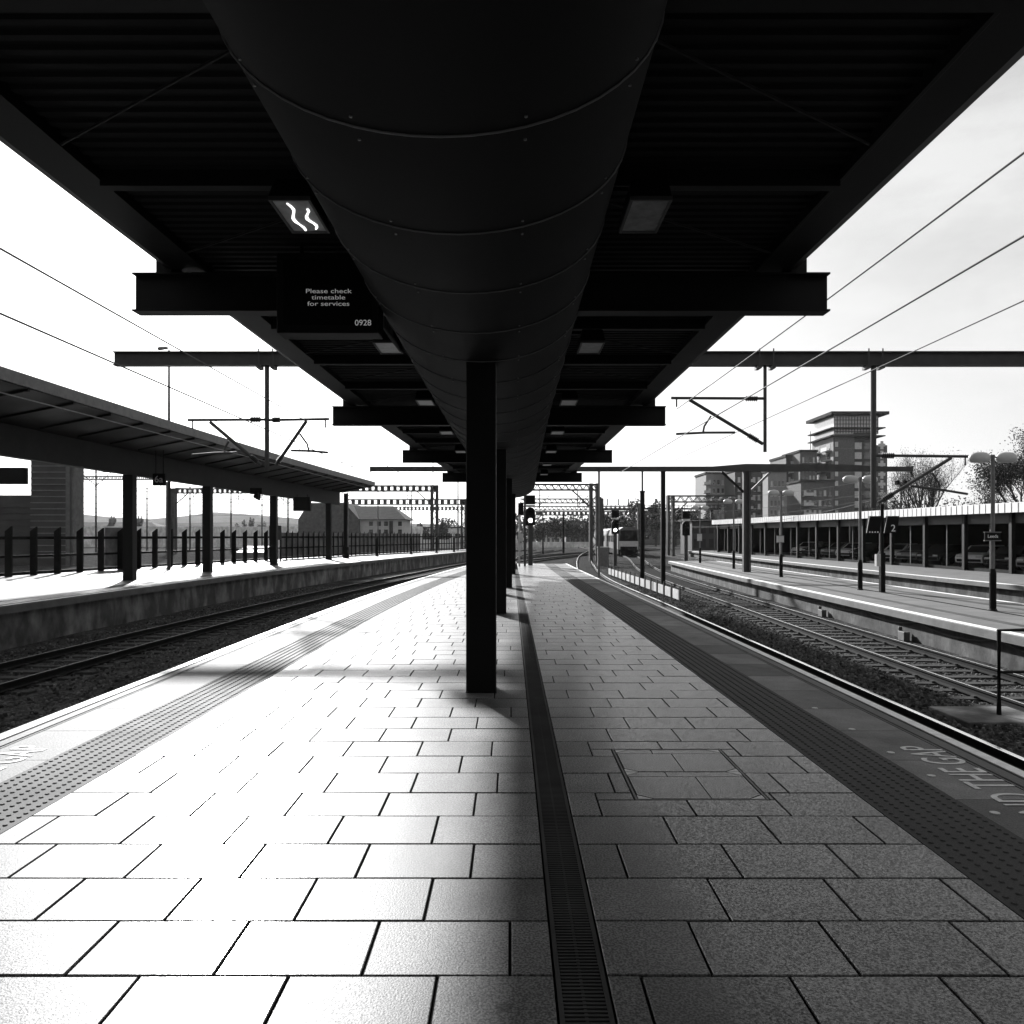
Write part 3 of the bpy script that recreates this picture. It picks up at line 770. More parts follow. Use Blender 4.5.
wire('lit overhead contact wire seen across the dark side of the left canopy', sag(-9.8,4.19,-4,60,.0,x1=-6.4), .012, 'steel')
wire('overhead wire along the left track beyond the first gantry', sag(-9.4,5.35,25,95,.4,x1=-1,z1=5.4), .010)
for i, (py_, x1, x2) in enumerate(((487,640,905),(500,640,900),(507,655,895),(513,690,870))):
    p, q = at(x1,py_+14,95), at(x2,py_-12,60)
    wire(['topmost','second','third','lowest'][i]+' of the slack cables strung in front of the apartment blocks', [p.lerp(q,t/10)+Vector((0,0,-.6*4*(t/10)*(1-t/10))) for t in range(11)],   .016, 'wire')
# truss gantries farther away
def truss(label, Y, pxa, pxb, py_top, py_bot, masts, style='X', m='steel_mid', th=.09):
    a, b = at(pxa, py_top, Y), at(pxb, py_bot, Y)
    t = thing('overhead_line_gantry', label, 'gantry', (b.x, Y, -1.1))
    d = .45
    for (nm, z) in (('top_chord', a.z), ('bottom_chord', b.z)):
        MB().box(a.x,b.x,Y-d,Y-d+th*1.4,z-th,z+th).box(a.x,b.x,Y+d-th*1.4,Y+d,z-th,z+th).build(nm, M[m], t)
    L_ = MB(); n = max(4, int(abs(b.x-a.x)/((a.z-b.z)*1.25)))
    for i in range(n):
        x0 = a.x+(b.x-a.x)*i/n; x1 = a.x+(b.x-a.x)*(i+1)/n
        for yy in (Y-d+.05, Y+d-.05):
            if style == 'V':
                L_.bar((x0,yy,b.z),((x0+x1)/2,yy,a.z),th,th); L_.bar(((x0+x1)/2,yy,a.z),(x1,yy,b.z),th,th)
    if style == 'X':
        # pierced web plate: a comb hanging from the top chord
        P = [(b.x,a.z),(a.x,a.z)]
        for i in range(n):
            x0 = a.x+(b.x-a.x)*i/n; x1 = a.x+(b.x-a.x)*(i+1)/n; xm = x0+(x1-x0)*.58
            P += [(x0,b.z),(xm,b.z),(xm,a.z-th),(x1,a.z-th)] if i < n-1 else [(x0,b.z),(x1,b.z)]
        L_.hexa([(x,Y-.02,z) for x, z in P],[(x,Y+.02,z) for x, z in P])
    L_.build('lattice', M[m], t)
    for mx in masts:
        x = (mx-511)*Y/F
        w = .34
        mm = MB()
        for sx in (-w,w):
            for sy in (-w,w): mm.box(x+sx-.17,x+sx+.17,Y+sy-.17,Y+sy+.17,-1.2,a.z+.1)
        z = -.6; q = 0
        while z < a.z-.9:
            mm.bar((x-w*(1 if q else -1),Y-w,z),(x+w*(1 if q else -1),Y-w,z+.85),.09,.09); z += .85; q = 1-q
        mm.build('mast', M[m], t)
        s = 1 if (a.x+b.x)/2 > x else -1
        MB().bar((x+s*.4,Y,b.z-1.8),(x+s*2.4,Y,b.z),.14,.14).build('brace', M[m], t)
    # registration drops hanging from the boom
    n2 = max(2, int(abs(b.x-a.x)/6))
    for i in range(n2):
        x = a.x+(b.x-a.x)*(i+.5)/n2
        dr = MB().tube([(x,Y,b.z),(x,Y,b.z-1.9)], .05, 6).build('drop_tube', M[m], t)
        MB().tube([(x,Y,b.z-.6),(x+1.4,Y,b.z-.65)], .035, 6).tube([(x+1.1,Y,b.z-.65),(x,Y,b.z-1.7)], .035, 6).tube([(x+.45,Y,b.z-1.3),(x+1.3,Y,b.z-1.45)], .03, 6).build('cantilever', M[m], dr)
    return t
truss('lattice gantry left of the white windowed house, its boom pierced by light holes', 105, 318, 437, 486, 491, [434.5], 'X')
truss('farther lattice gantry behind the pierced one, ending beside the first column', 150, 345, 466, 499.5, 504.5, [463.5], 'X')
truss('thin distant gantry boom low above the parked roofs near the first column', 200, 365, 464, 507, 510, [], 'X')
truss('lattice gantry with lattice mast framed between two columns of the left canopy', 120, 171, 306, 489, 493, [172.5], 'X')
truss('triangulated lattice gantry just beyond the signal at the platform end', 85, 520, 597, 484.5, 490, [594], 'V', th=.07)
truss('second triangulated gantry seen under the first beyond the signal', 125, 520, 600, 499, 503, [600], 'V', th=.08)
truss('third gantry beyond the signal, below the two triangulated ones', 165, 518, 640, 506.5, 510, [640], 'V', th=.10)
truss('heavy distant gantry low over the station throat', 230, 518, 700, 511.5, 515, [], 'X', th=.16)
truss('lattice gantry right of the slim dark posts, before the apartment blocks', 110, 668, 735, 496, 502, [670.5], 'V', th=.09)
truss('dark lattice gantry across the sky between the clad building and the first left column', 140, 40, 178, 476.5, 479.5, [], 'V', th=.08)
for i, (ya, yb) in enumerate(((486,492),(494,498),(501,504),(507,508.5),(511,512))):
    p, q = at(30+8*i,ya,112-6*i), at(300+10*i,yb,150-4*i)
    wire(['top','second','middle','fourth','lowest'][i]+' of the thin wires strung across the openings of the left canopy', [p.lerp(q,t/12)+Vector((0,0,-.5*4*(t/12)*(1-t/12))) for t in range(13)], .032)
T6 = curve([(-15,-40),(40,-30),(70,-23),(100,-14),(150,4)]); T7 = curve([(-15,-47),(40,-37),(70,-30),(100,-21),(150,-3)])
track('nearer of the two sunlit tracks seen through the left fence', T6, 30, 150, 40, 60, .004)
track('farther of the two sunlit tracks seen through the left fence', T7, 30, 150, 40, 60, .008)
# slim posts
def pole(name, label, px_, Y, z0, ztop, r=.09, m='steel_mid', cat='mast'):
    x = (px_-511)*Y/F
    o = MB().tube([(x,Y,z0),(x,Y,ztop)], [r, r*.75], 10).build(name, M[m]); return tag(o, label, cat)
WH = ['beside the dark stair pier','right of the first left canopy column','midway between two left canopy columns','left of the pointed skyline trees','among the pointed skyline trees','left of the dark house gable']
for i, (px_, Y, pt) in enumerate(((96,118,470),(147,150,487),(190,140,486),(231,135,489),(262,160,494),(288,125,489))):
    x = (px_-511)*Y/F; zt = at(0,pt,Y).z
    t = thing('overhead_line_mast', 'slim overhead line mast with bracket arms '+WH[i], 'mast', (x,Y,-1.1), 'slim masts beyond the left fence')
    MB().tube([(x,Y,-1.1),(x,Y,zt)], [.17,.12], 8).build('post', M['steel_mid'], t)
    for s in (-1,1):
        MB().tube([(x,Y,zt-.3),(x+s*2.6,Y,zt-.35)], .06, 6).tube([(x,Y,zt-2.4),(x+s*2.2,Y,zt-.4)], .06, 6).tube([(x+s*.8,Y,zt-1.6),(x+s*2.5,Y,zt-1.75)], .05, 6).build('cantilever', M['steel_mid'], t)
pm = thing('overhead_line_mast', 'slim half pale mast rising through the end of the left canopy', 'mast', at(346,558,61).xy.to_3d())
x = at(346,0,61).x
MB().box(x-.16,x+.10,60.9,61.1,0,5.0).build('post', M['steel_dark'], pm); MB().box(x+.101,x+.18,60.92,61.08,0,5.0).build('cable_duct', M['steel'], pm)
MB().box(x-.2,x+.22,60.85,61.15,0,.85).build('sleeve', M['black'], pm)
pole('mast', 'thin pale mast just left of the lattice mast between the left canopy columns', 167.3, 100, -1.1, at(0,482,100).z, .22, 'steel')
pole('mast', 'tall dark thin mast beyond the rails between signal and lattice gantry', 563.5, 130, -1.1, at(0,514,130).z, .2, 'steel_dark')
pole('mast', 'short dark mast in the throat right of the platform end signal', 543, 120, -1.1, at(0,528,120).z, .14, 'steel_dark')
pole('mast', 'dark stout mast behind the grey cabinet', 600, 92, -1.1, at(0,497,92).z, .26, 'steel_mid')
pole('mast', 'thin mast standing near the left end of the far gantries by the first column', 458, 95, -1.1, at(0,470,95).z, .1, 'steel_mid')
pole('mast', 'hairline pole rising high beside the end of the left canopy', 433, 90, -1.1, at(0,463,90).z, .07, 'steel_mid')
pole('mast', 'slim mast crossing the white windowed house', 378, 88, -1.1, at(0,490,88).z, .08, 'steel')
pole('mast', 'slim mast just right of the white windowed house', 411.5, 96, -1.1, at(0,490,96).z, .07, 'steel')
tl = thing('street_lamp', 'tall thin street lamp with twin heads standing behind the left canopy', 'street lamp', at(169,536,40).xy.to_3d())
tl.location.z = -1.1; ORG[tl.name] = Vector(tl.location)
x = at(169,0,40).x; zt = at(0,350,40).z
MB().tube([(x,40,-1.1),(x,40,zt)], [.1,.05], 10).build('post', M['steel_mid'], tl)
for s, dz in ((-1,.12),(1,-.12)):
    MB().hexa([(x+s*.08,39.9,zt+dz-.05),(x+s*.55,39.86,zt+dz-.12),(x+s*.55,40.14,zt+dz-.12),(x+s*.08,40.1,zt+dz-.05)],[(x+s*.08,39.92,zt+dz+.04),(x+s*.5,39.9,zt+dz+.02),(x+s*.5,40.1,zt+dz+.02),(x+s*.08,40.08,zt+dz+.04)]).build('lamp_head', M['steel'], tl)

# ================================================================== RIGHT-HAND PLATFORMS
YR = frange(-12, 63, 2.0)
p2 = struct(MB().band(lambda y: P2_EDGE(y)+.22, lambda y: P2_FAR(y)-.22, YR, -1.3, ZP2-.045).build('platform', M['wall_pale']))
MB().band(lambda y: P2_EDGE(y)+.298, lambda y: P2_FAR(y)-.298, YR, ZP2-.0445, ZP2-.002).build('paving', M['tarmac'], p2)
coping(P2_EDGE, 1, p2, ZP2, YR, M['coping']); coping(P2_FAR, -1, p2, ZP2, YR, M['coping'])
for (fa, w0, w1, m) in ((P2_EDGE,.02,.22,'line'),(P2_EDGE,1.0,1.25,'tactile'),(P2_EDGE,2.4,2.5,'joint'),(P2_FAR,-1.4,-1.1,'tactile'),(P2_FAR,-.2,-.03,'line')):
    MB().band(lambda y: fa(y)+w0, lambda y: fa(y)+w1, YR, ZP2-.0015, ZP2+.0045).build('edge_line' if m == 'line' else 'tactile_strip' if m == 'tactile' else 'slot_drain', M[m], p2)
# sagging cable clipped along its wall
pts = []
for i in range(60):
    y = 6+i*.45; d = (i % 8)/8
    pts.append((P2_EDGE(y)+.19, y, -.52-.17*4*d*(1-d)))
tag(MB().tube(pts, .022, 6).build('wall_cable', M['steel_mid'], smooth=True), 'slack cable looping along the wall below the lamp platform', 'cable')
for i, y in enumerate((14.6, 21.0, 27.2)):
    o = MB().cbox((P2_EDGE(y)+.05, y, -1.075), .16, .34, .24).cbox((P2_EDGE(y)+.05, y+.2, -1.075), .10, .06, .34).build('lineside_box', M['steel'], bevel=.01)
    tag(o, ['nearest','middle','farthest'][i]+' of the small grey lineside boxes at the foot of the lamp platform wall', 'lineside box', 'lineside boxes along the wall')
# platform lamps: sleeved post with two drum heads
def platform_lamp():
    t = thing('platform_lamp', '', 'platform lamp')
    MB().lathe([(.11,0),(.11,.02),(.085,.05),(.085,1.0),(.055,1.12)], (0,0,0), 14).build('sleeve', M['black'], t, smooth=False)
    MB().tube([(0,0,1.1),(0,0,4.18)], .05, 12).build('post', M['steel'], t)
    for s in (-1, 1):
        prof = [(.02,-.13),(.15,-.125),(.195,-.05),(.19,.05),(.13,.13),(.03,.15)]
        h = MB().lathe(prof, (0,0,0), 14)
        h.v = [(v[0]*1.45+s*.36, v[1], v[2]+4.10) for v in h.v]
        hd = h.build('lamp_head', M['lamp_head'], t, smooth=True)
        MB().tube([(s*.04,0,4.12),(s*.14,0,4.12)], .025, 8).build('lamp_arm', M['steel'], hd)
    return t
LAMPS = [(12.93,21.2,'nearest platform lamp on the right platform, carrying the Leeds name sign'),
         (12.95,29.3,'second platform lamp from the right, in front of the apartment tower'),
         (13.16,38.5,'third platform lamp from the right, small sign box halfway up its post'),
         (13.62,48.3,'fourth platform lamp from the right, just left of the twin gantry post'),
         (14.0,58.5,'farthest platform lamp at the end of the right platform')]
pr = platform_lamp()
for i, (x, y, lab) in enumerate(LAMPS):
    o = pr if i == 0 else copy_tree(pr)
    o.location = (x, y, ZP2); tag(o, lab, 'platform lamp', 'lamps along the right platform')
ORG[pr.name] = Vector(pr.location)
def post_sign(label, x, y, zc, w, h, txt, m=M['black']):
    t = thing('name_sign', label, 'sign', (x,y,zc))
    MB().box(x-w/2,x+w/2,y-.10,y-.06,zc-h/2,zc+h/2).build('panel', m, t, bevel=.004)
    MB().box(x-.07,x+.07,y-.0595,y-.03,zc-.06,zc+.06).build('clamp', M['steel'], t)
    r = MB(); r.box(x-w/2-.02,x+w/2+.02,y-.104,y-.056,zc+h/2,zc+h/2+.025).box(x-w/2-.02,x+w/2+.02,y-.104,y-.056,zc-h/2-.025,zc-h/2); r.build('frame', M['steel'], t)
    if txt: text('lettering', txt, M['line'], t, (x,y-.103,zc), FRONT, h*.42, None, .002)
    return t
post_sign('dark Leeds station name sign on the nearest platform lamp', 12.93-.06, 21.2, 1.69, .42, .2, 'Leeds')
post_sign('small pale sign box on the third platform lamp', 13.1, 38.5, 1.55, .34, .3, None, M['lamp_head'])
post_sign('small pale sign box on the farthest platform lamp', 13.95, 58.5, 1.6, .34, .5, None, M['lamp_head'])
# sign post with two dark screens
ds = thing('display_post', 'dark post on the lamp platform with two dark screens, one showing 2', 'display board', (13.25,28.2,ZP2))
MB().box(13.17,13.33,28.12,28.28,ZP2,1.1).build('sleeve', M['black'], ds); MB().tube([(13.25,28.2,1.1),(13.25,28.2,2.85)], .06, 10).build('post', M['black'], ds)
a, b = at(866,516,28), at(883,533,28)
for (xa, xb, txt) in ((a.x, b.x-.05, '....'), (b.x+.02, at(899,0,28).x, '2')):
    s_ = MB().hexa([(xa+.03,28.02,b.z),(xb-.06,28.02,b.z),(xb-.06,28.09,b.z),(xa+.03,28.09,b.z)], [(xa+.12,27.98,a.z),(xb,27.98,a.z),(xb,28.09,a.z),(xa+.12,28.09,a.z)]).build('screen_case', M['black'], ds)
    MB().bar((xa+.02,28.0,b.z),(xa+.11,27.96,a.z),.018,.018).build('pale_edge', M['lamp_head'], s_)
    text('lettering', txt, M['line'], ds, ((xa+xb)/2+(.07 if txt == '2' else 0), 28.0, b.z+(.16 if txt == '2' else .14)), FRONT, .24 if txt == '2' else .3, None, .002)
MB().box(12.98,13.12,28.05,28.2,.62,1.05).build('control_box', M['lamp_head'], ds)
# far right platform with low sheltered building
Y3 = frange(-12, 108, 2.5)
p3 = struct(MB().band(lambda y: P3_EDGE(y)+.22, lambda y: P3_EDGE(y)+24, Y3, -1.3, ZP2-.045).build('platform', M['wall_pale']))
MB().band(lambda y: P3_EDGE(y)+.298, lambda y: P3_EDGE(y)+24, Y3, ZP2-.0445, ZP2-.002).build('paving', M['tarmac'], p3)
coping(P3_EDGE, 1, p3, ZP2, Y3, M['coping'])
MB().band(lambda y: P3_EDGE(y)+.02, lambda y: P3_EDGE(y)+.25, Y3, ZP2-.0015, ZP2+.0045).build('edge_line', M['line'], p3)
RX = curve([(-12,26.3),(40,26.0),(99,24.9)])
sh = thing('station_shelter', 'long low shelter with pale ribbed roof edge and dark columns along the far right platform', 'shelter', (26,40,ZP2))
ysh = frange(10, 98, 2.0)
rz = lambda y: 2.85+(y-20)*.0035
MB().sweep([(0,0),(.08,0),(.08,.52),(0,.52)], RX, ysh, rz).build('fascia', M['roof_pale'], sh)
rb = MB()
for y in frange(12,97,.55): rb.box(RX(y)-.025,RX(y)-.001,y-.03,y+.03,rz(y)+.02,rz(y)+.50)
rb.build('fascia_ribs', M['roof_pale'], sh)
MB().sweep([(.081,.02),(17,.3),(17,.9),(.081,.5)], RX, ysh, rz).build('roof', M['steel_mid'], sh)
MB().sweep([(.6,-.55),(.75,-.55),(.75,.0),(.6,.0)], RX, ysh, rz).build('valance', M['clad'], sh)
MB().sweep([(17.0,-3.15),(17.3,-3.15),(17.3,.9),(17.0,.9)], RX, ysh, rz).build('rear_wall', M['black'], sh)
MB().band(lambda y: RX(y)+.62, lambda y: RX(y)+.7, ysh, ZP2, -.12).build('low_wall', M['black'], sh)
MB().box(RX(98)+.7,RX(98)+16.9,97.7,98.0,ZP2,3.4).build('end_wall', M['black'], sh)
k = 0
for y in frange(12,97,4.25):
    MB().box(RX(y)+.4,RX(y)+.62,y-.12,y+.12,ZP2,rz(y)-.001).build('column', M['steel_dark'], sh)
    MB().box(RX(y)+.602,RX(y)+.64,y+2.05,y+2.13,ZP2,rz(y)-.56).build('mullion', M['steel_mid'], sh)
    k += 1
# parked cars under the shelter
def car():
    t = thing('parked_car', '', 'car')
    prof = [(-2.05,.32),(-2.1,.62),(-1.95,.82),(-1.25,.93),(-.55,1.38),(.65,1.42),(1.45,1.05),(2.0,.98),(2.1,.6),(2.05,.32)]
    bd = MB()
    n = len(prof)
    for x, k_ in ((-.82,.94),(-.86,1),(.86,1),(.82,.94)):
        for a, c in prof: bd.v.append((x*(1 if c < .95 else .86), a, c if k_ == 1 else c*.985+.005))
    for i in range(3):
        for j in range(n): bd.f.append((i*n+j, i*n+(j+1)%n, (i+1)*n+(j+1)%n, (i+1)*n+j))
    bd.f.append(tuple(range(n))); bd.f.append(tuple(3*n+j for j in reversed(range(n))))
    body = bd.build('body', M['car_grey'], t, smooth=False, bevel=.03)
    for s in (-1,1):
        MB().hexa([(s*.80,-1.0,.98),(s*.80,.95,1.0),(s*.77,.95,1.0),(s*.77,-1.0,.98)],[(s*.765,-.52,1.32),(s*.765,.6,1.35),(s*.735,.6,1.35),(s*.735,-.52,1.32)]).build('side_window', M['glass'], body)
        for yy in (-1.3,1.3):
            w = MB().lathe([(.20,-.11),(.31,-.1),(.32,0),(.31,.1),(.20,.11)], (s*.78,yy,.32), 14, 'x').build('wheel', M['tyre'], t)
            MB().lathe([(.05,-.118),(.19,-.117),(.19,.117),(.05,.118)], (s*.78,yy,.32), 10, 'x').build('rim', M['steel'], w)
        MB().cbox((s*.6,-2.04,.6), .34, .09, .14).build('headlight', M['glass_pale'], body)
    MB().hexa([(-.66,-1.24,.95),(.66,-1.24,.95),(.66,-1.2,.93),(-.66,-1.2,.93)],[(-.62,-.60,1.36),(.62,-.60,1.36),(.62,-.56,1.34),(-.62,-.56,1.34)]).build('windscreen', M['glass'], body)
    MB().cbox((0,-2.06,.38), 1.5, .08, .16).build('bumper', M['black'], t)
    return t
cp = car(); cdark = None
NUM = ['first','second','third','fourth','fifth','sixth','seventh','eighth','ninth','tenth','eleventh','twelfth','thirteenth','fourteenth']
mats_car = ['car_grey','car_dark','car_pale','car_grey','car_dark','car_pale','car_dark','car_grey','car_pale','car_dark','car_pale','car_grey','car_dark','car_pale']
for i in range(14):
    o = cp if i == 0 else copy_tree(cp)
    y = 33+i*3.6
    o.location = (30.2+(i % 3)*.25, y, ZP2-.001); o.rotation_euler = (0,0,math.radians(-68+(i*37 % 11)))
    if i:
        for ch in o.children:
            if ch.name.startswith('body'):
                ch.data = ch.data.copy(); ch.data.materials[0] = M[mats_car[i]]
    tone = {'car_grey':'grey','car_dark':'dark','car_pale':'white'}[mats_car[i]]
    tag(o, f'{tone} car parked inside the low shelter, {NUM[i]} from the right', 'car', 'cars parked under the low shelter')

# ================================================================== BETWEEN THE TRACKS, RIGHT
bar_f = thing('trackside_barrier', 'low white panelled barrier between the tracks beyond the platform edge', 'barrier', (6.9,33,-1.07))
for i in range(14):
    y0 = 32.6+i*1.62; x0 = 6.95-.012*i; x1 = x0-.012
    p = MB().hexa([(x0,y0+.2,-.95),(x1,y0+1.32,-.95),(x1+.03,y0+1.32,-.95),(x0+.03,y0+.2,-.95)],[(x0,y0+.2,-.54),(x1,y0+1.32,-.54),(x1+.03,y0+1.32,-.54),(x0+.03,y0+.2,-.54)]).build('panel', M['white'], bar_f)
    MB().box(x0-.01,x0+.045,y0-.03,y0+.03,-1.1,-.36).build('post', M['steel_mid'], bar_f)
MB().box(6.95-.168-.01,6.95-.168+.045,32.6+14*1.62-.03,32.6+14*1.62+.03,-1.1,-.36).build('post', M['steel_mid'], bar_f)
hr = thing('handrail', 'dark steel handrail on a low concrete step beside the track at the right frame edge', 'handrail', (7.35,11.9,-1.08))
MB().tube([(7.35,11.9,-1.0),(7.35,11.9,.28),(8.0,11.95,.28),(8.9,12.0,.28)], .035, 10).build('rail', M['steel_dark'], hr)
MB().tube([(7.35,11.9,-.35),(8.9,12.0,-.35)], .022, 8).build('lower_rail', M['steel_dark'], hr)
MB().tube([(8.9,12.0,-1.0),(8.9,12.0,.28)], .035, 10).build('post', M['steel_dark'], hr)
MB().box(6.6,7.85,11.4,12.5,-1.2,-.99).build('step', M['wall'], hr, bevel=.02)
cab = thing('equipment_cabinet', 'pale grey trackside equipment cabinet beside the second signal post', 'cabinet', (8.5,73,-1.1))
MB().box(8.0,9.0,72.6,73.2,-1.1,.62).build('body', M['steel'], cab, bevel=.02); MB().box(7.96,9.04,72.55,73.25,.621,.72).build('lid', M['lamp_head'], cab)
MB().box(8.1,8.48,72.585,72.5995,-.9,.5).build('door', M['steel'], cab); MB().box(8.52,8.9,72.585,72.5995,-.9,.5).build('door', M['steel'], cab)
# colour-light signals
def signal(label, x, y, z0, zhead, s, lit):
    t = thing('railway_signal', label, 'railway signal', (x,y,z0))
    MB().box(x-.13*s,x+.13*s,y-.1,y+.1,z0,zhead).build('post', M['steel_mid'], t)
    hd = MB()
    n = 8; prof = [(x-.27*s,zhead),(x+.27*s,zhead)]
    for i in range(n+1):
        a = math.pi*i/n; prof.append((x+.27*s*math.cos(a), zhead+.78*s+.27*s*math.sin(a)))
    hd.hexa([(a,y-.16,c) for a, c in prof],[(a,y+.1,c) for a, c in prof])
    h = hd.build('signal_head', M['black'], t)
    for k in range(2):
        zc = zhead+.28*s+.45*s*k
        MB().lathe([(.11*s,-.02),(.12*s,.0)], (x,y-.16,zc), 14, 'y').build('lens', M['signal_light'] if (lit and k == 0) else M['screen'], h)
        v = MB()
        for i in range(7):
            a0 = math.radians(20+i*20); a1 = math.radians(40+i*20)
            c0 = Vector((x+.14*s*math.cos(a0),y-.161,zc+.14*s*math.sin(a0))); c1 = Vector((x+.14*s*math.cos(a1),y-.161,zc+.14*s*math.sin(a1)))
            v.quad(c0, c1, c1+Vector((0,-.22,0)), c0+Vector((0,-.22,0)))
        v.build('visor', M['black'], h)
    MB().box(x-.28*s,x+.28*s,y-.13,y+.1,zhead+1.22*s,zhead+1.75*s).build('indicator_box', M['black'], t)
    MB().box(x-.27*s,x+.27*s,y-.15,y+.1,zhead+1.10*s,zhead+1.19*s).build('shelf', M['lamp_head'], t)
    return t
signal('black railway signal with a glowing white aspect at the far end of our platform', 1.13, 46, 0, 2.32, 1.0, True)
signal('railway signal on a post beside the grey trackside cabinet', 9.75, 74, -1.1, 1.9, 1.25, True)
signal('dark unlit railway signal at the end of the lamp platform', 16.6, 75, -1.1, 1.75, 1.3, False)
eq = thing('equipment_post', 'cluster of dark boxes on twin posts behind the farthest column', 'equipment post', (.62,44.5,0))
MB().box(.72,.84,44.4,44.52,0,4.3).build('post', M['steel_mid'], eq); MB().box(.42,.52,44.4,44.5,0,3.2).build('post', M['lamp_head'], eq)
MB().box(.40,.70,44.28,44.395,2.9,3.55).build('box', M['black'], eq); MB().box(.40,.68,44.3,44.395,1.4,1.85).build('box', M['lamp_head'], eq)
# train
tr = thing('passenger_train', 'passenger train with dark gangway end approaching on the curved track', 'train', (15.6,105,-.9))
yt0 = 105.0
def carbody(y0, y1, cab_):
    w = 1.4
    prof = [(-w,-.1),(-w,1.9),(-1.25,2.55),(-.7,2.88),(0,2.95),(.7,2.88),(1.25,2.55),(w,1.9),(w,-.1)]
    return MB().sweep(prof, T4, frange(y0, y1, 4), lambda y: 0.0)
for i in range(2):
    y0 = yt0+i*20.6
    cbd = carbody(y0, y0+20, i == 0).build('car_body', M['train_side'], tr)
    MB().sweep([(-1.3,-.75),(1.3,-.75),(1.3,-.11),(-1.3,-.11)], T4, frange(y0+1, y0+19, 3)).build('underframe', M['black'], cbd)
    for k in range(6):
        yw = y0+2+k*2.9
        MB().sweep([(-1.42,.85),(-1.401,.85),(-1.401,1.75),(-1.42,1.75)], T4, [yw, yw+1.9]).build('window', M['glass'], cbd)
xf = T4(yt0)
fr = MB().box(xf-1.28,xf+1.28,yt0-.05,yt0-.002,-.1,1.02).build('front_panel', M['lamp_head'], tr)
MB().hexa([(xf-1.2,yt0-.06,1.03),(xf+1.2,yt0-.06,1.03),(xf+1.2,yt0-.002,1.03),(xf-1.2,yt0-.002,1.03)],[(xf-1.05,yt0-.06,2.45),(xf+1.05,yt0-.06,2.45),(xf+1.05,yt0-.002,2.45),(xf-1.05,yt0-.002,2.45)]).build('windscreen', M['screen'], tr)
MB().box(xf-1.1,xf+1.1,yt0-.25,yt0-.051,-.85,.3).build('coupler_box', M['black'], tr)
for s in (-.95,.95): MB().lathe([(.12,-.03),(.13,0)], (xf+s,yt0-.05,.55), 10, 'y').build('headlight', M['white'], fr)

# unseen train shed, added behind the viewer to block sky light from there
ts = thing('light_blocking_shed', 'unseen dark train shed added behind the viewer to block sky light', 'train shed', (0,-24,-1.2))
MB().box(-46,46,-60,-22.0,13.2,14.2).build('roof', M['steel_mid'], ts)
MB().box(-46,46,-60.4,-60.001,-1.2,14).build('end_wall', M['clad'], ts)
for s in (-1,1): MB().box(min(s*46,s*46.4),max(s*46,s*46.4),-60,-22.0,-1.2,14).build('side_wall', M['clad'], ts)
MB().box(-46,46,-22.0,-21.5,6.2,14.6).build('screen', M['clad'], ts)
for x in (-32,-19.5,-7,7,16.5,29): MB().box(x-.3,x+.3,-23.2,-22.6,-1.2,13.199).build('column', M['steel_dark'], ts)
SKYROT, SKYSTR, EXPO, HAZE = math.radians(-20), .067, 1.2, .00005
# ================================================================== FAR LEFT
bl = thing('brick_house', 'dark roofed house with pale front and rows of windows beyond the left fence', 'house', (-25,128,-1))
Y = 130.0
def zz(py): return at(0,py,Y).z
x0, x1, x2 = at(308,0,Y).x, at(366,0,Y).x, at(406,0,Y).x
# end-on dark gable wing
MB().hexa([(x0,Y-6,-1.1),(x1,Y-6,-1.1),(x1,Y-6,zz(520)),(at(352,0,Y).x,Y-6,zz(504)),(at(318,0,Y).x,Y-6,zz(504.5)),(x0,Y-6,zz(520))],
          [(x0,Y+7,-1.1),(x1,Y+7,-1.1),(x1,Y+7,zz(520)),(at(352,0,Y).x,Y+7,zz(504)),(at(318,0,Y).x,Y+7,zz(504.5)),(x0,Y+7,zz(520))]).build('gable_wing', M['brick'], bl)
MB().box(x1+.002,x2,Y-5,Y+6,-1.1,zz(520)).build('front_wall', M['render'], bl)
MB().hexa([(x1-4.6,Y-5.6,zz(520)+.01),(x2+.7,Y-5.6,zz(520)+.01),(x2+.7,Y+6.5,zz(520)+.01),(x1-4.6,Y+6.5,zz(520)+.01)],[(x1-4.5,Y+.2,zz(506)),(at(393,0,Y).x,Y+.2,zz(506)),(at(393,0,Y).x,Y+.6,zz(506)),(x1-4.5,Y+.6,zz(506))]).build('roof', M['slate'], bl)
for px_ in (371,379,386,400):
    for (pa, pb_) in ((521.5,526),(529.5,534)):
        a, b = at(px_-1.9,pa,Y-5), at(px_+1.9,pb_,Y-5)
        w = MB().box(a.x,b.x,Y-5.06,Y-5.003,b.z,a.z).build('window', M['glass'], bl)
        MB().box(a.x-.1,b.x+.1,Y-5.14,Y-5.003,b.z-.16,b.z-.005).build('sill', M['white'], w)
a, b = at(389.5,521,Y-5), at(393,540,Y-5)
MB().box(a.x,b.x,Y-5.2,Y-5.003,b.z,a.z).build('downpipe_recess', M['clad'], bl)
lh = thing('low_house', 'low dark slate roof with two chimney stacks showing over the pale wall', 'house', (-108,210,-1))
a, b = at(78,522,210), at(163,528,210)
MB().box(a.x,b.x,207,217,-1.1,b.z).build('wall', M['brick'], lh)
rf = MB().hexa([(a.x-.4,206.6,b.z+.01),(b.x+.4,206.6,b.z+.01),(b.x+.4,217.4,b.z+.01),(a.x-.4,217.4,b.z+.01)],[(a.x-.4,212,a.z),(b.x-4,212,a.z),(b.x-4,212.3,a.z),(a.x-.4,212.3,a.z)]).build('roof', M['slate'], lh)
for px_ in (108.5,136):
    c = at(px_,519,210); ch = MB().box(c.x-.7,c.x+.7,211.6,212.8,a.z-.6,c.z+.2).build('chimney', M['brick'], rf)
    for s in (-.35,.35): MB().lathe([(.2,0),(.16,.7)], (c.x+s,212.2,c.z+.2), 8).build('chimney_pot', M['brick'], ch)
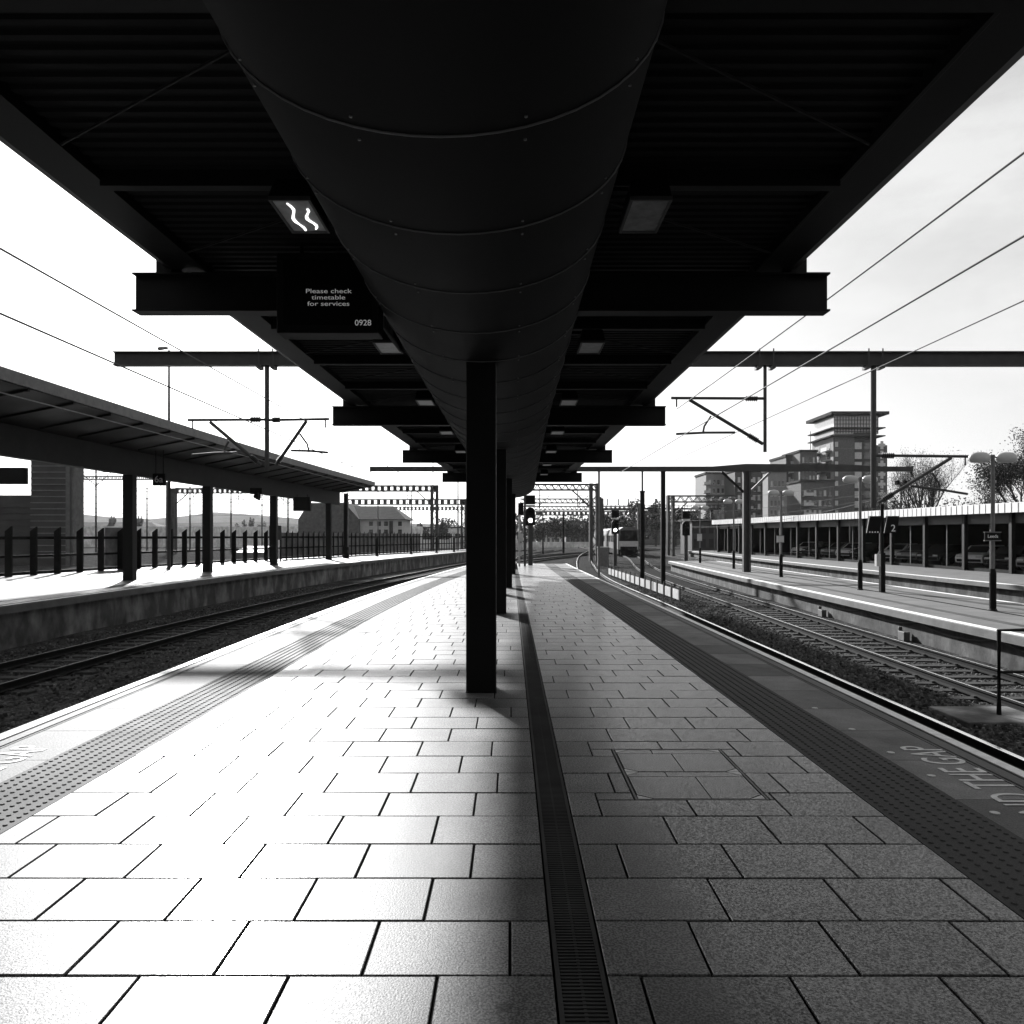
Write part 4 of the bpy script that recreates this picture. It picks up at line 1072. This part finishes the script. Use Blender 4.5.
db_ = thing('clad_building', 'big dark ribbed building behind the left platform, partly hidden by the canopy', 'building', (-44,75,-1))
YB = 75.0
X = lambda px: (px-511)*YB/F
MB().hexa([(X(31),YB,-1.1),(X(70),YB,-1.1),(-50.5,YB+14,-1.1),(X(31)-6,YB+14,-1.1)],[(X(31),YB,13.5),(X(70),YB,13.5),(-50.5,YB+14,13.5),(X(31)-6,YB+14,13.5)]).build('tower_wall', M['clad'], db_)
MB().box(X(-60),X(31)-.003,YB+.4,YB+2.4,-1.1,at(0,495,YB).z).build('low_wing', M['clad'], db_)
for k in range(24):
    z = -.4+k*.58
    MB().box(X(31)-.02,X(70)+.02,YB-.09,YB-.002,z,z+.09).build('cladding_rib', M['steel'], db_)
    if z < 4.6: MB().box(X(-58),X(31)-.03,YB+.30,YB+.397,z+.2,z+.29).build('cladding_rib', M['steel_mid'], db_)
MB().box(X(70.3),X(78.2),YB-.8,YB+1.0,-1.1,13.9).build('stair_pier', M['brick'], db_)
MB().box(X(75),X(76.2),YB-.9,YB-.803,-1.1,13.8).build('downpipe', M['steel_mid'], db_)
rw = tag(MB().box(-170,-22,196,197,-1.1,at(0,526.5,196).z).build('boundary_wall', M['pale_wall']), 'long pale concrete wall far beyond the left fence', 'wall')
rw2 = tag(MB().box(4,26,188,189,-1.1,at(0,545,188).z+.7).build('boundary_wall', M['pale_wall']), 'low pale wall across the end of the station throat', 'wall')
w3 = tag(MB().box(-60,0,178,178.6,-1.1,.9).build('boundary_wall', M['pale_wall']), 'low light wall behind the lattice masts right of the white windowed house', 'wall')
# small things seen through the fence
kc = tag(MB().hexa([(-21.8,62,-1.1),(-19.2,62,-1.1),(-19.2,64,-1.1),(-21.8,64,-1.1)],[(-21.7,62.1,.4),(-19.3,62.1,.4),(-19.5,63.9,.9),(-21.5,63.9,.9)]).build('equipment_hut', M['steel'], bevel=.05), 'small pale equipment hut seen through the left fence', 'hut')
# hills
def hill(name, pts, Y, dep, m):
    mb = MB(); n = len(pts)
    top = [at(x, y, Y) for x, y in pts]
    for i, p in enumerate(top): mb.v += [(p.x, Y-dep, -1.2), (p.x, Y, p.z), (p.x, Y+dep, -1.2)]
    for i in range(n-1):
        for k in range(2): mb.f.append((3*i+k, 3*i+3+k, 3*i+4+k, 3*i+1+k))
    return struct(mb.build(name, m, smooth=True))
hill('hills', [(-260,524),(-100,521),(0,517),(70,513),(110,517),(150,519),(185,516),(215,512),(245,514),(280,517),(330,521),(400,523),(460,525)], 1900, 500, M['hill'])
hill('hills', [(-300,530),(-60,527),(60,526),(120,524),(200,523),(260,522),(330,526),(430,529),(520,530),(640,529),(760,531)], 900, 250, M['hill'])

# ================================================================== TREES
def leaf_cloud(mb, c, rx, ry, rz, n, size, rg, shell=.35):
    for _ in range(n):
        while True:
            p = Vector((rg.uniform(-1,1),rg.uniform(-1,1),rg.uniform(-1,1)))
            l = p.length
            if shell < l < 1: break
        q = Vector((c[0]+p.x*rx, c[1]+p.y*ry, c[2]+p.z*rz))
        a = Vector((rg.uniform(-1,1),rg.uniform(-1,1),rg.uniform(-1,1))).normalized()*size*rg.uniform(.5,1.2)
        b = a.cross(Vector((rg.uniform(-1,1),rg.uniform(-1,1),rg.uniform(-1,1)))).normalized()*size*rg.uniform(.4,1)
        mb.quad(q-a*.5-b*.2, q+a*.2-b*.5, q+a*.5+b*.2, q-a*.2+b*.5)
def grow(mb, p, d, length, r, depth, rg, tips, spread=.55, up=.12):
    steps = 3; pts = [p]; rs_ = [r]
    for i in range(steps):
        d = (d+Vector((rg.uniform(-1,1),rg.uniform(-1,1),rg.uniform(-.5,1)*.6+up))*.16).normalized()
        p = p+d*(length/steps); pts.append(p); rs_.append(r*(1-.35*(i+1)/steps))
    mb.tube(pts, rs_, 5 if depth > 2 else 3, caps=False)
    if depth == 0: tips.append(p); return
    nb = rg.choice((2,3)) if depth > 1 else 3
    for k in range(nb+1):
        t = 1.0 if k == 0 else rg.uniform(.45,.95)
        i = min(int(t*steps), steps-1)
        q = pts[i].lerp(pts[i+1], t*steps-i) if t < 1 else pts[-1]
        dd = (d+Vector((rg.uniform(-1,1),rg.uniform(-1,1),rg.uniform(-.35,.8)))*(spread if k else .25)).normalized()
        grow(mb, q, dd, length*rg.uniform(.62,.82), rs_[min(i+1,steps)]*(.62 if k else .8), depth-1, rg, tips, spread, up)
def tree(label, x, y, z0, h, w, seed, leaves=900, leafsize=.22, depth=5, group='trees beyond the station', bare=True, name='bare_tree'):
    rg = random.Random(seed); t = thing(name, label, 'tree', (x,y,z0), group)
    mb = MB(); tips = []
    th = h*.26
    mb.tube([(x,y,z0),(x+.05*th,y,z0+th*.5),(x,y,z0+th)], [h*.028,h*.022,h*.018], 8)
    mb.build('trunk', M['bark'], t)
    cr = MB()
    for k in range(5):
        a = k*1.257+rg.uniform(-.4,.4)
        grow(cr, Vector((x,y,z0+th*(.75+.05*k))), Vector((math.cos(a)*.55*w/h*1.6,math.sin(a)*.55*w/h*1.6,1)).normalized(), h*.25, h*.018, depth-1, rg, tips, .6)
    grow(cr, Vector((x,y,z0+th)), Vector((0,0,1)), h*.27, h*.016, depth-1, rg, tips, .5)
    for i in range(leaves):
        q = rg.choice(tips)+Vector((rg.gauss(0,1),rg.gauss(0,1),rg.gauss(0,1)))*h*.035
        leaf_cloud(cr, q, .01, .01, .01, 1, leafsize, rg, 0)
    cr.build('crown', M['leaf'], t, recalc=False)
    return t
tree('bare spreading tree behind the shelter roof, right of the apartment tower', at(921,0,95).x, 95, -1.1, at(0,456,95).z+1.1, 8, 21, 8000, .12, 6)
tree('leafier tree cut by the right frame edge behind the nearest platform lamp', at(1030,0,80).x, 80, -1.1, at(0,441,80).z+1.1, 9, 5, 26000, .17, 6)
tree('low twiggy tree between the bare tree and the apartment tower', at(893,0,110).x, 110, -1.1, at(0,486,110).z+1.1, 8, 8, 3000, .15, 4)
tree('small bushy tree left of the frame edge tree, above the shelter roof', at(985,0,100).x, 100, -1.1, at(0,492,100).z+1.1, 7, 9, 3400, .15, 4)
def bush(label, px_, py_top, Y, wpx, seed, n=1300, name='distant_tree'):
    rg = random.Random(seed); p = at(px_, py_top, Y); z0 = -1.1; h = p.z-z0; w = wpx*Y/F/2
    t = thing(name, label, 'tree', (p.x,Y,z0), 'trees at the end of the station throat')
    MB().tube([(p.x,Y,z0),(p.x+.1,Y,z0+h*.5),(p.x,Y,z0+h*.8)], [h*.03,h*.022,h*.01], 6).build('trunk', M['bark'], t)
    mb = MB()
    for k in range(7):
        c = (p.x+rg.uniform(-.6,.6)*w, Y+rg.uniform(-.6,.6)*w, z0+h*rg.uniform(.35,.82))
        leaf_cloud(mb, c, w*rg.uniform(.35,.6), w*.5, h*rg.uniform(.14,.26), n//7, .03*h+.30, rg, .1)
    mb.build('crown', M['leaf'], t, recalc=False)
BL = [(540,519,205,26),(556,516,215,24),(572,518,200,24),(588,515,220,26),(607,511,215,26),(624,513,230,24),(641,497,235,30),(656,502,215,28),(676,504,225,30),(693,508,210,26),(712,512,215,24)]
DW = ['first','second','third','fourth','fifth','sixth','seventh','eighth','ninth','tenth','eleventh']
for i, (a, b, c, d) in enumerate(BL): bush(f'{DW[i]} from the left of the hazy trees closing the station throat', a, b, c, d, 40+i)
for i, (a, b, c, d) in enumerate(((237,521,300,8),(245,519,300,7),(252,518,310,7),(262,522,290,9))):
    bush(['leftmost','second','third','rightmost'][i]+' of the small pointed trees on the skyline between left canopy columns', a, b, c, d, 70+i, 350)
bush('dark shrubby tree beside the farther lattice mast near the first column', 446, 517, 190, 30, 88)
bush('pale shrub right of the white windowed house', 424, 524, 200, 18, 89)

# the wood behind reads as one mass
wd = MB(); rg_ = random.Random(4)
for i in range(70):
    px_ = 470+i*4.6; c = at(px_, 528+rg_.uniform(-3,4), 330)
    leaf_cloud(wd, c, 4.2, 3, rg_.uniform(4.5,8.0), 150, 1.2, rg_, 0)
for i in range(30):
    px_ = 700+i*12; c = at(px_, 512+rg_.uniform(-5,5), 330)
    leaf_cloud(wd, c, 5.5, 3, rg_.uniform(5,9), 120, 1.1, rg_, 0)
tag(wd.build('distant_wood', M['leaf'], recalc=False), 'grey wood closing the view behind the station throat', None, None, 'stuff')
# footbridge far down the line
fb = thing('footbridge', 'dark girder footbridge spanning the tracks far behind the signals', 'bridge', (25,205,-1))
a, b = at(598,505.5,200), at(720,509.5,200)
MB().box(a.x,b.x,199,201.5,b.z,b.z+.35).build('deck', M['steel_dark'], fb)
rl = MB()
for i in range(30):
    x = a.x+(b.x-a.x)*i/29; rl.box(x-.05,x+.05,199,199.08,b.z+.351,a.z)
rl.box(a.x,b.x,199,199.09,a.z,a.z+.16); rl.build('parapet', M['steel_dark'], fb)
for px_ in (603,640,668,712):
    x = at(px_,0,200).x; MB().box(x-.3,x+.3,199.8,200.6,-1.1,b.z).build('pier', M['steel_dark'], fb)
for px_ in (607,618,628,655): 
    x = at(px_,0,200).x; MB().box(x-.12,x+.12,199.2,199.4,a.z+.16,a.z+1.7).build('post', M['steel_dark'], fb)
# low distant buildings behind the throat
def block(label, Y, px0, px1, py0, m, cat='building', name='distant_building', wins=None, depth=10, gable=False):
    a, b = at(px0,py0,Y), at(px1,py0,Y)
    t = thing(name, label, cat, ((a.x+b.x)/2,Y,-1.1))
    MB().box(a.x,b.x,Y,Y+depth,-1.1,a.z).build('wall', M[m], t)
    MB().box(a.x-.3,b.x+.3,Y-.3,Y+depth+.3,a.z+.002,a.z+.35).build('roof', M['slate'], t) if not gable else MB().hexa([(a.x-.3,Y-.4,a.z+.002),(b.x+.3,Y-.4,a.z+.002),(b.x+.3,Y+depth+.4,a.z+.002),(a.x-.3,Y+depth+.4,a.z+.002)],[(a.x+1,Y+depth/2-.1,a.z+3),(b.x-1,Y+depth/2-.1,a.z+3),(b.x-1,Y+depth/2+.1,a.z+3),(a.x+1,Y+depth/2+.1,a.z+3)]).build('roof', M['slate'], t)
    if wins:
        nx, nz = wins
        for i in range(nx):
            for k in range(nz):
                x = a.x+(b.x-a.x)*(i+.5)/nx; z = -.5+(a.z+.3)*(k+.5)/nz; ww = (b.x-a.x)/nx*.28
                MB().box(x-ww,x+ww,Y-.06,Y-.003,z-.6,z+.7).build('window', M['glass'], t)
    return t
block('low pale house with small windows under the hazy trees of the throat', 240, 537, 560, 532, 'render', 'house', 'distant_house', (5,2), gable=True)
block('low grey house beside it right of the throat, half hidden by masts', 250, 566, 590, 530, 'brick', 'house', 'distant_house', (5,2), gable=True)
block('flat grey works building behind the train', 260, 596, 690, 521, 'brick', wins=(12,2))
block('pale low shed right of the farther lattice mast', 230, 408, 462, 528, 'pale_wall', 'shed', 'distant_shed', (6,1))
block('dark station office beyond the end of the low shelter', 118, 692, 738, 521, 'clad', wins=(6,2), depth=8)

# ================================================================== APARTMENT BLOCKS
wr = random.Random(12)
def floors(t, x0, x1, Y, z0, z1, nx, fh, m='glass', wfrac=.5, sill=True, every=1):
    n = int((z1-z0)/fh); made = 0
    for k in range(n):
        for i in range(nx):
            if made >= 96: return
            x = x0+(x1-x0)*(i+.5)/nx; ww = (x1-x0)/nx*wfrac/2; z = z0+k*fh
            w = MB().box(x-ww,x+ww,Y-.07,Y-.004,z+.9,z+fh-.45).build('window', M[wr.choice((m,m,'glass_pale','glass_pale','render') if every else (m,m,m,'glass_pale'))], t); made += 1
            if sill: MB().box(x-ww-.1,x+ww+.1,Y-.22,Y-.004,z+.72,z+.895).build('sill', M['lamp_head'], w)
tw = thing('apartment_tower', 'tall apartment tower with glazed top floors under a flaring flat roof', 'apartment block', (107,250,-1))
Y = 250.0
px = lambda p: (p-511)*Y/F
pz = lambda p: EYE+(536-p)*Y/F
MB().box(px(834.5),px(854.5),Y,Y+18,-1.1,pz(434)).build('brick_core', M['brick'], tw)
MB().box(px(855),px(876),Y+1,Y+18,-1.1,pz(432)).build('glazed_bay', M['steel_mid'], tw)
MB().box(px(876.2),px(888),Y+.5,Y+17,-1.1,pz(445)).build('side_wing', M['brick'], tw)
XL, XR = px(834.5), px(880)
MB().box(XL-.2,XL-.002,Y+.4,Y+18,-1.1,pz(437)).build('side_face', M['ashlar'], tw)
MB().box(XL+.3,XR,Y+1.2,Y+17.5,pz(433.5),pz(415)).build('penthouse', M['glass_pale'], tw)
MB().box(XL-1.6,px(887),Y-1.6,Y+20,pz(415)+.002,pz(412)).build('roof', M['slate'], tw)
for i in range(16):
    x = XL+.4+(XR-XL-.5)*i/15
    MB().box(x-.09,x+.09,Y+1.05,Y+1.197,pz(433),pz(416)).build('mullion', M['steel_mid'], tw)
for q_ in (419.5, 423.5, 431):
    MB().box(XL+.35,XR-.05,Y+1.06,Y+1.196,pz(q_)-.1,pz(q_)+.1).build('transom', M['steel_mid'], tw)
for q_ in (427.5, 435.5):
    MB().box(XL-1.4,px(884),Y-1.1,Y+19,pz(q_)-.34,pz(q_)).build('floor_slab', M['slate'], tw)
z = 1.0
while z < pz(447):
    for (ya, yb) in ((2.0,7.0),(10.5,16.0)):
        bl_ = MB().box(XL-1.7,XL-.205,Y+ya,Y+yb,z,z+.24).build('balcony', M['white'], tw)
        MB().box(XL-1.7,XL-1.62,Y+ya,Y+yb,z+.245,z+1.2).build('railing', M['glass_pale'], bl_)
        MB().box(XL-.26,XL-.204,Y+ya+.8,Y+yb-.8,z+.4,z+2.4).build('window', M['glass'], tw)
    MB().box(px(856),px(863),Y+.9,Y+.995,z+.4,z+2.5).build('window', M['glass_pale'], tw)
    MB().box(px(866),px(874),Y+.9,Y+.995,z+.4,z+2.5).build('window', M['glass'], tw)
    q = MB().box(px(879),px(886),Y+.38,Y+.495,z+1.2,z+2.1).build('pale_panel', M['white'], tw)
    MB().box(px(881),px(884),Y+.36,Y+.379,z+.3,z+2.9).build('window', M['white'], q)
    MB().box(px(835),px(838),Y-.12,Y-.003,z+1.0,z+2.6).build('pale_panel', M['white'], tw)
    z += 3.1
for p in (449, 473, 497): MB().box(px(834.6),px(854.3),Y-.06,Y-.003,pz(p),pz(p)+.18).build('string_course', M['steel'], tw)
def apart(label, Y, px0, px1, ptop, m, nx, balc=None, roof=None, win='glass', depth=16, lit=None, flare=False):
    a, b = at(px0,ptop,Y), at(px1,ptop,Y)
    t = thing('apartment_block', label, 'apartment block', ((a.x+b.x)/2,Y,-1.1), 'apartment blocks behind the shelter')
    MB().box(a.x,b.x,Y,Y+depth,-1.1,a.z).build('wall', M[m], t)
    if not flare: MB().box(a.x-.3,b.x+.3,Y-.4,Y+depth+.3,a.z+.002,a.z+.7).build('roof', M['slate'], t)
    else: MB().hexa([(a.x-2,Y-1.5,a.z+.5),(b.x+.5,Y-1.5,a.z+.002),(b.x+.5,Y+depth+1,a.z+.002),(a.x-2,Y+depth+1,a.z+.5)],[(a.x-2,Y-1.5,a.z+.9),(b.x+.5,Y-1.5,a.z+(roof or .9)),(b.x+.5,Y+depth+1,a.z+(roof or .9)),(a.x-2,Y+depth+1,a.z+.9)]).build('roof', M['slate'], t)
    floors(t, a.x+.5, b.x-.5, Y, 1.0, a.z-1, nx, 2.95, win, .5, every=0 if m == 'ashlar' else 1)
    if balc:
        xa, xb = at(balc[0],0,Y).x, at(balc[1],0,Y).x; z = 1.6
        while z < a.z-2:
            s_ = MB().box(xa,xb,Y-1.6,Y-.23,z,z+.2).build('balcony', M['steel_mid'], t)
            MB().box(xa,xb,Y-1.6,Y-1.54,z+.201,z+1.15).build('railing', M['glass_pale'], s_)
            z += 2.95
    return t
apart('dark stepped apartment block immediately left of the tall tower', 255, 800, 817, 452, 'brick', 4, roof=2.0)
apart('apartment block with a flaring roof corner left of the dark stepped one', 262, 786, 800.5, 457, 'clad', 3, balc=(789,798), roof=2.2)
apart('mid height apartment block with balconies above the shelter roof', 235, 801, 834, 482, 'brick', 6, balc=(802,812))
apart('pale edged brick block with square windows behind the third platform lamp', 238, 768, 786.5, 472, 'ashlar', 4, win='glass', depth=5)
apart('grey apartment block behind the twin gantry post', 262, 735, 768, 471, 'steel_mid', 6, balc=(742,752))
apart('leftmost apartment block, pale corner with a column of square windows', 275, 706, 735, 474, 'ashlar', 6, balc=(703,709))
mast_ = pole('aerial_mast', 'hairline aerial mast on the stepped apartment block', 810.5, 255.5, at(0,452,255).z, at(0,431,255).z, .12, 'steel_mid', 'aerial')
fl = thing('floodlight_mast', 'thin mast with two small floodlights above the shelter roof', 'floodlight mast', at(901,536,90).xy.to_3d())
x = at(901,0,90).x
fl.location.z = -1.1; ORG[fl.name] = Vector(fl.location)
MB().tube([(x,90,-1.1),(x,90,at(0,482,90).z)], .09, 8).build('post', M['steel_mid'], fl)
for s in (-.42,.42): MB().cbox((x+s,90,at(0,485,90).z), .42, .3, .5, .3).build('lamp_head', M['black'], fl)
MB().box(x-.5,x+.5,89.95,90.05,at(0,485.5,90).z-.1,at(0,485.5,90).z-.003).build('crossarm', M['steel_mid'], fl)

hz = MB().box(-2300,2300,-150,2600,-2.2,75)
ho = tag(hz.build('haze', bpy.data.materials.new('air_haze')), 'thin bright haze in the air over the station', None, None, 'stuff')
hm = ho.data.materials[0]; hm.use_nodes = True; hn = hm.node_tree; hn.nodes.clear()
vo = hn.nodes.new('ShaderNodeVolumePrincipled'); ou = hn.nodes.new('ShaderNodeOutputMaterial')
vo.inputs['Color'].default_value = (.9,.9,.9,1); vo.inputs['Density'].default_value = HAZE; vo.inputs['Anisotropy'].default_value = .35
hn.links.new(vo.outputs[0], ou.inputs['Volume'])
# ================================================================== LIGHT, SKY, CAMERA
AZ, ELV = math.radians(-20), math.radians(24.3)
sd = Vector((math.sin(AZ)*math.cos(ELV), math.cos(AZ)*math.cos(ELV), math.sin(ELV)))     # towards the sun
su = bpy.data.lights.new('sun', 'SUN'); su.energy = 5.0; su.angle = math.radians(1.7); su.color = (1,1,1)
so = bpy.data.objects.new('sun', su); C.objects.link(so); so.location = sd*60
so.rotation_euler = (-sd).to_track_quat('-Z','Y').to_euler()
w = bpy.data.worlds.new('World'); bpy.context.scene.world = w; w.use_nodes = True
N = w.node_tree.nodes; L = w.node_tree.links
sk = N.new('ShaderNodeTexSky'); sk.sky_type = 'NISHITA'; sk.sun_disc = False; sk.sun_elevation = ELV; sk.sun_rotation = SKYROT
sk.dust_density = 2.0
bw = N.new('ShaderNodeRGBToBW'); L.new(sk.outputs[0], bw.inputs[0]); 
# faint broken cloud over the clear sky
tc = N.new('ShaderNodeTexCoord'); cm = N.new('ShaderNodeMapping'); cm.inputs['Scale'].default_value = (1,1,2.6); L.new(tc.outputs['Generated'], cm.inputs['Vector'])
cn = N.new('ShaderNodeTexNoise'); cn.inputs['Scale'].default_value = 3.2; cn.inputs['Detail'].default_value = 9; cn.inputs['Roughness'].default_value = .6; L.new(cm.outputs[0], cn.inputs['Vector'])
cr_ = N.new('ShaderNodeMapRange'); cr_.inputs[1].default_value = .46; cr_.inputs[2].default_value = .66; cr_.inputs[3].default_value = .28; cr_.inputs[4].default_value = .65; L.new(cn.outputs['Fac'], cr_.inputs[0])
mx = N.new('ShaderNodeMix'); mx.data_type = 'FLOAT'; L.new(cr_.outputs[0], mx.inputs[0]); L.new(bw.outputs[0], mx.inputs[2]); mx.inputs[3].default_value = 6.6
L.new(mx.outputs[0], N['Background'].inputs[0])
N['Background'].inputs[1].default_value = SKYSTR
sc = bpy.context.scene
cam = bpy.data.cameras.new('camera'); co = bpy.data.objects.new('camera', cam); C.objects.link(co)
co.location = (0,0,EYE); co.rotation_euler = (math.radians(90),0,0)
cam.sensor_fit = 'HORIZONTAL'; cam.sensor_width = 36; cam.lens = 36*F/1024
cam.shift_x = 1/1024; cam.shift_y = 24/1024
cam.clip_start = .05; cam.clip_end = 6000
sc.camera = co
sc.view_settings.view_transform = 'Standard'; sc.view_settings.look = 'None'; sc.view_settings.gamma = 1; sc.view_settings.exposure = EXPO
sc.render.resolution_x = 1024; sc.render.resolution_y = 1024
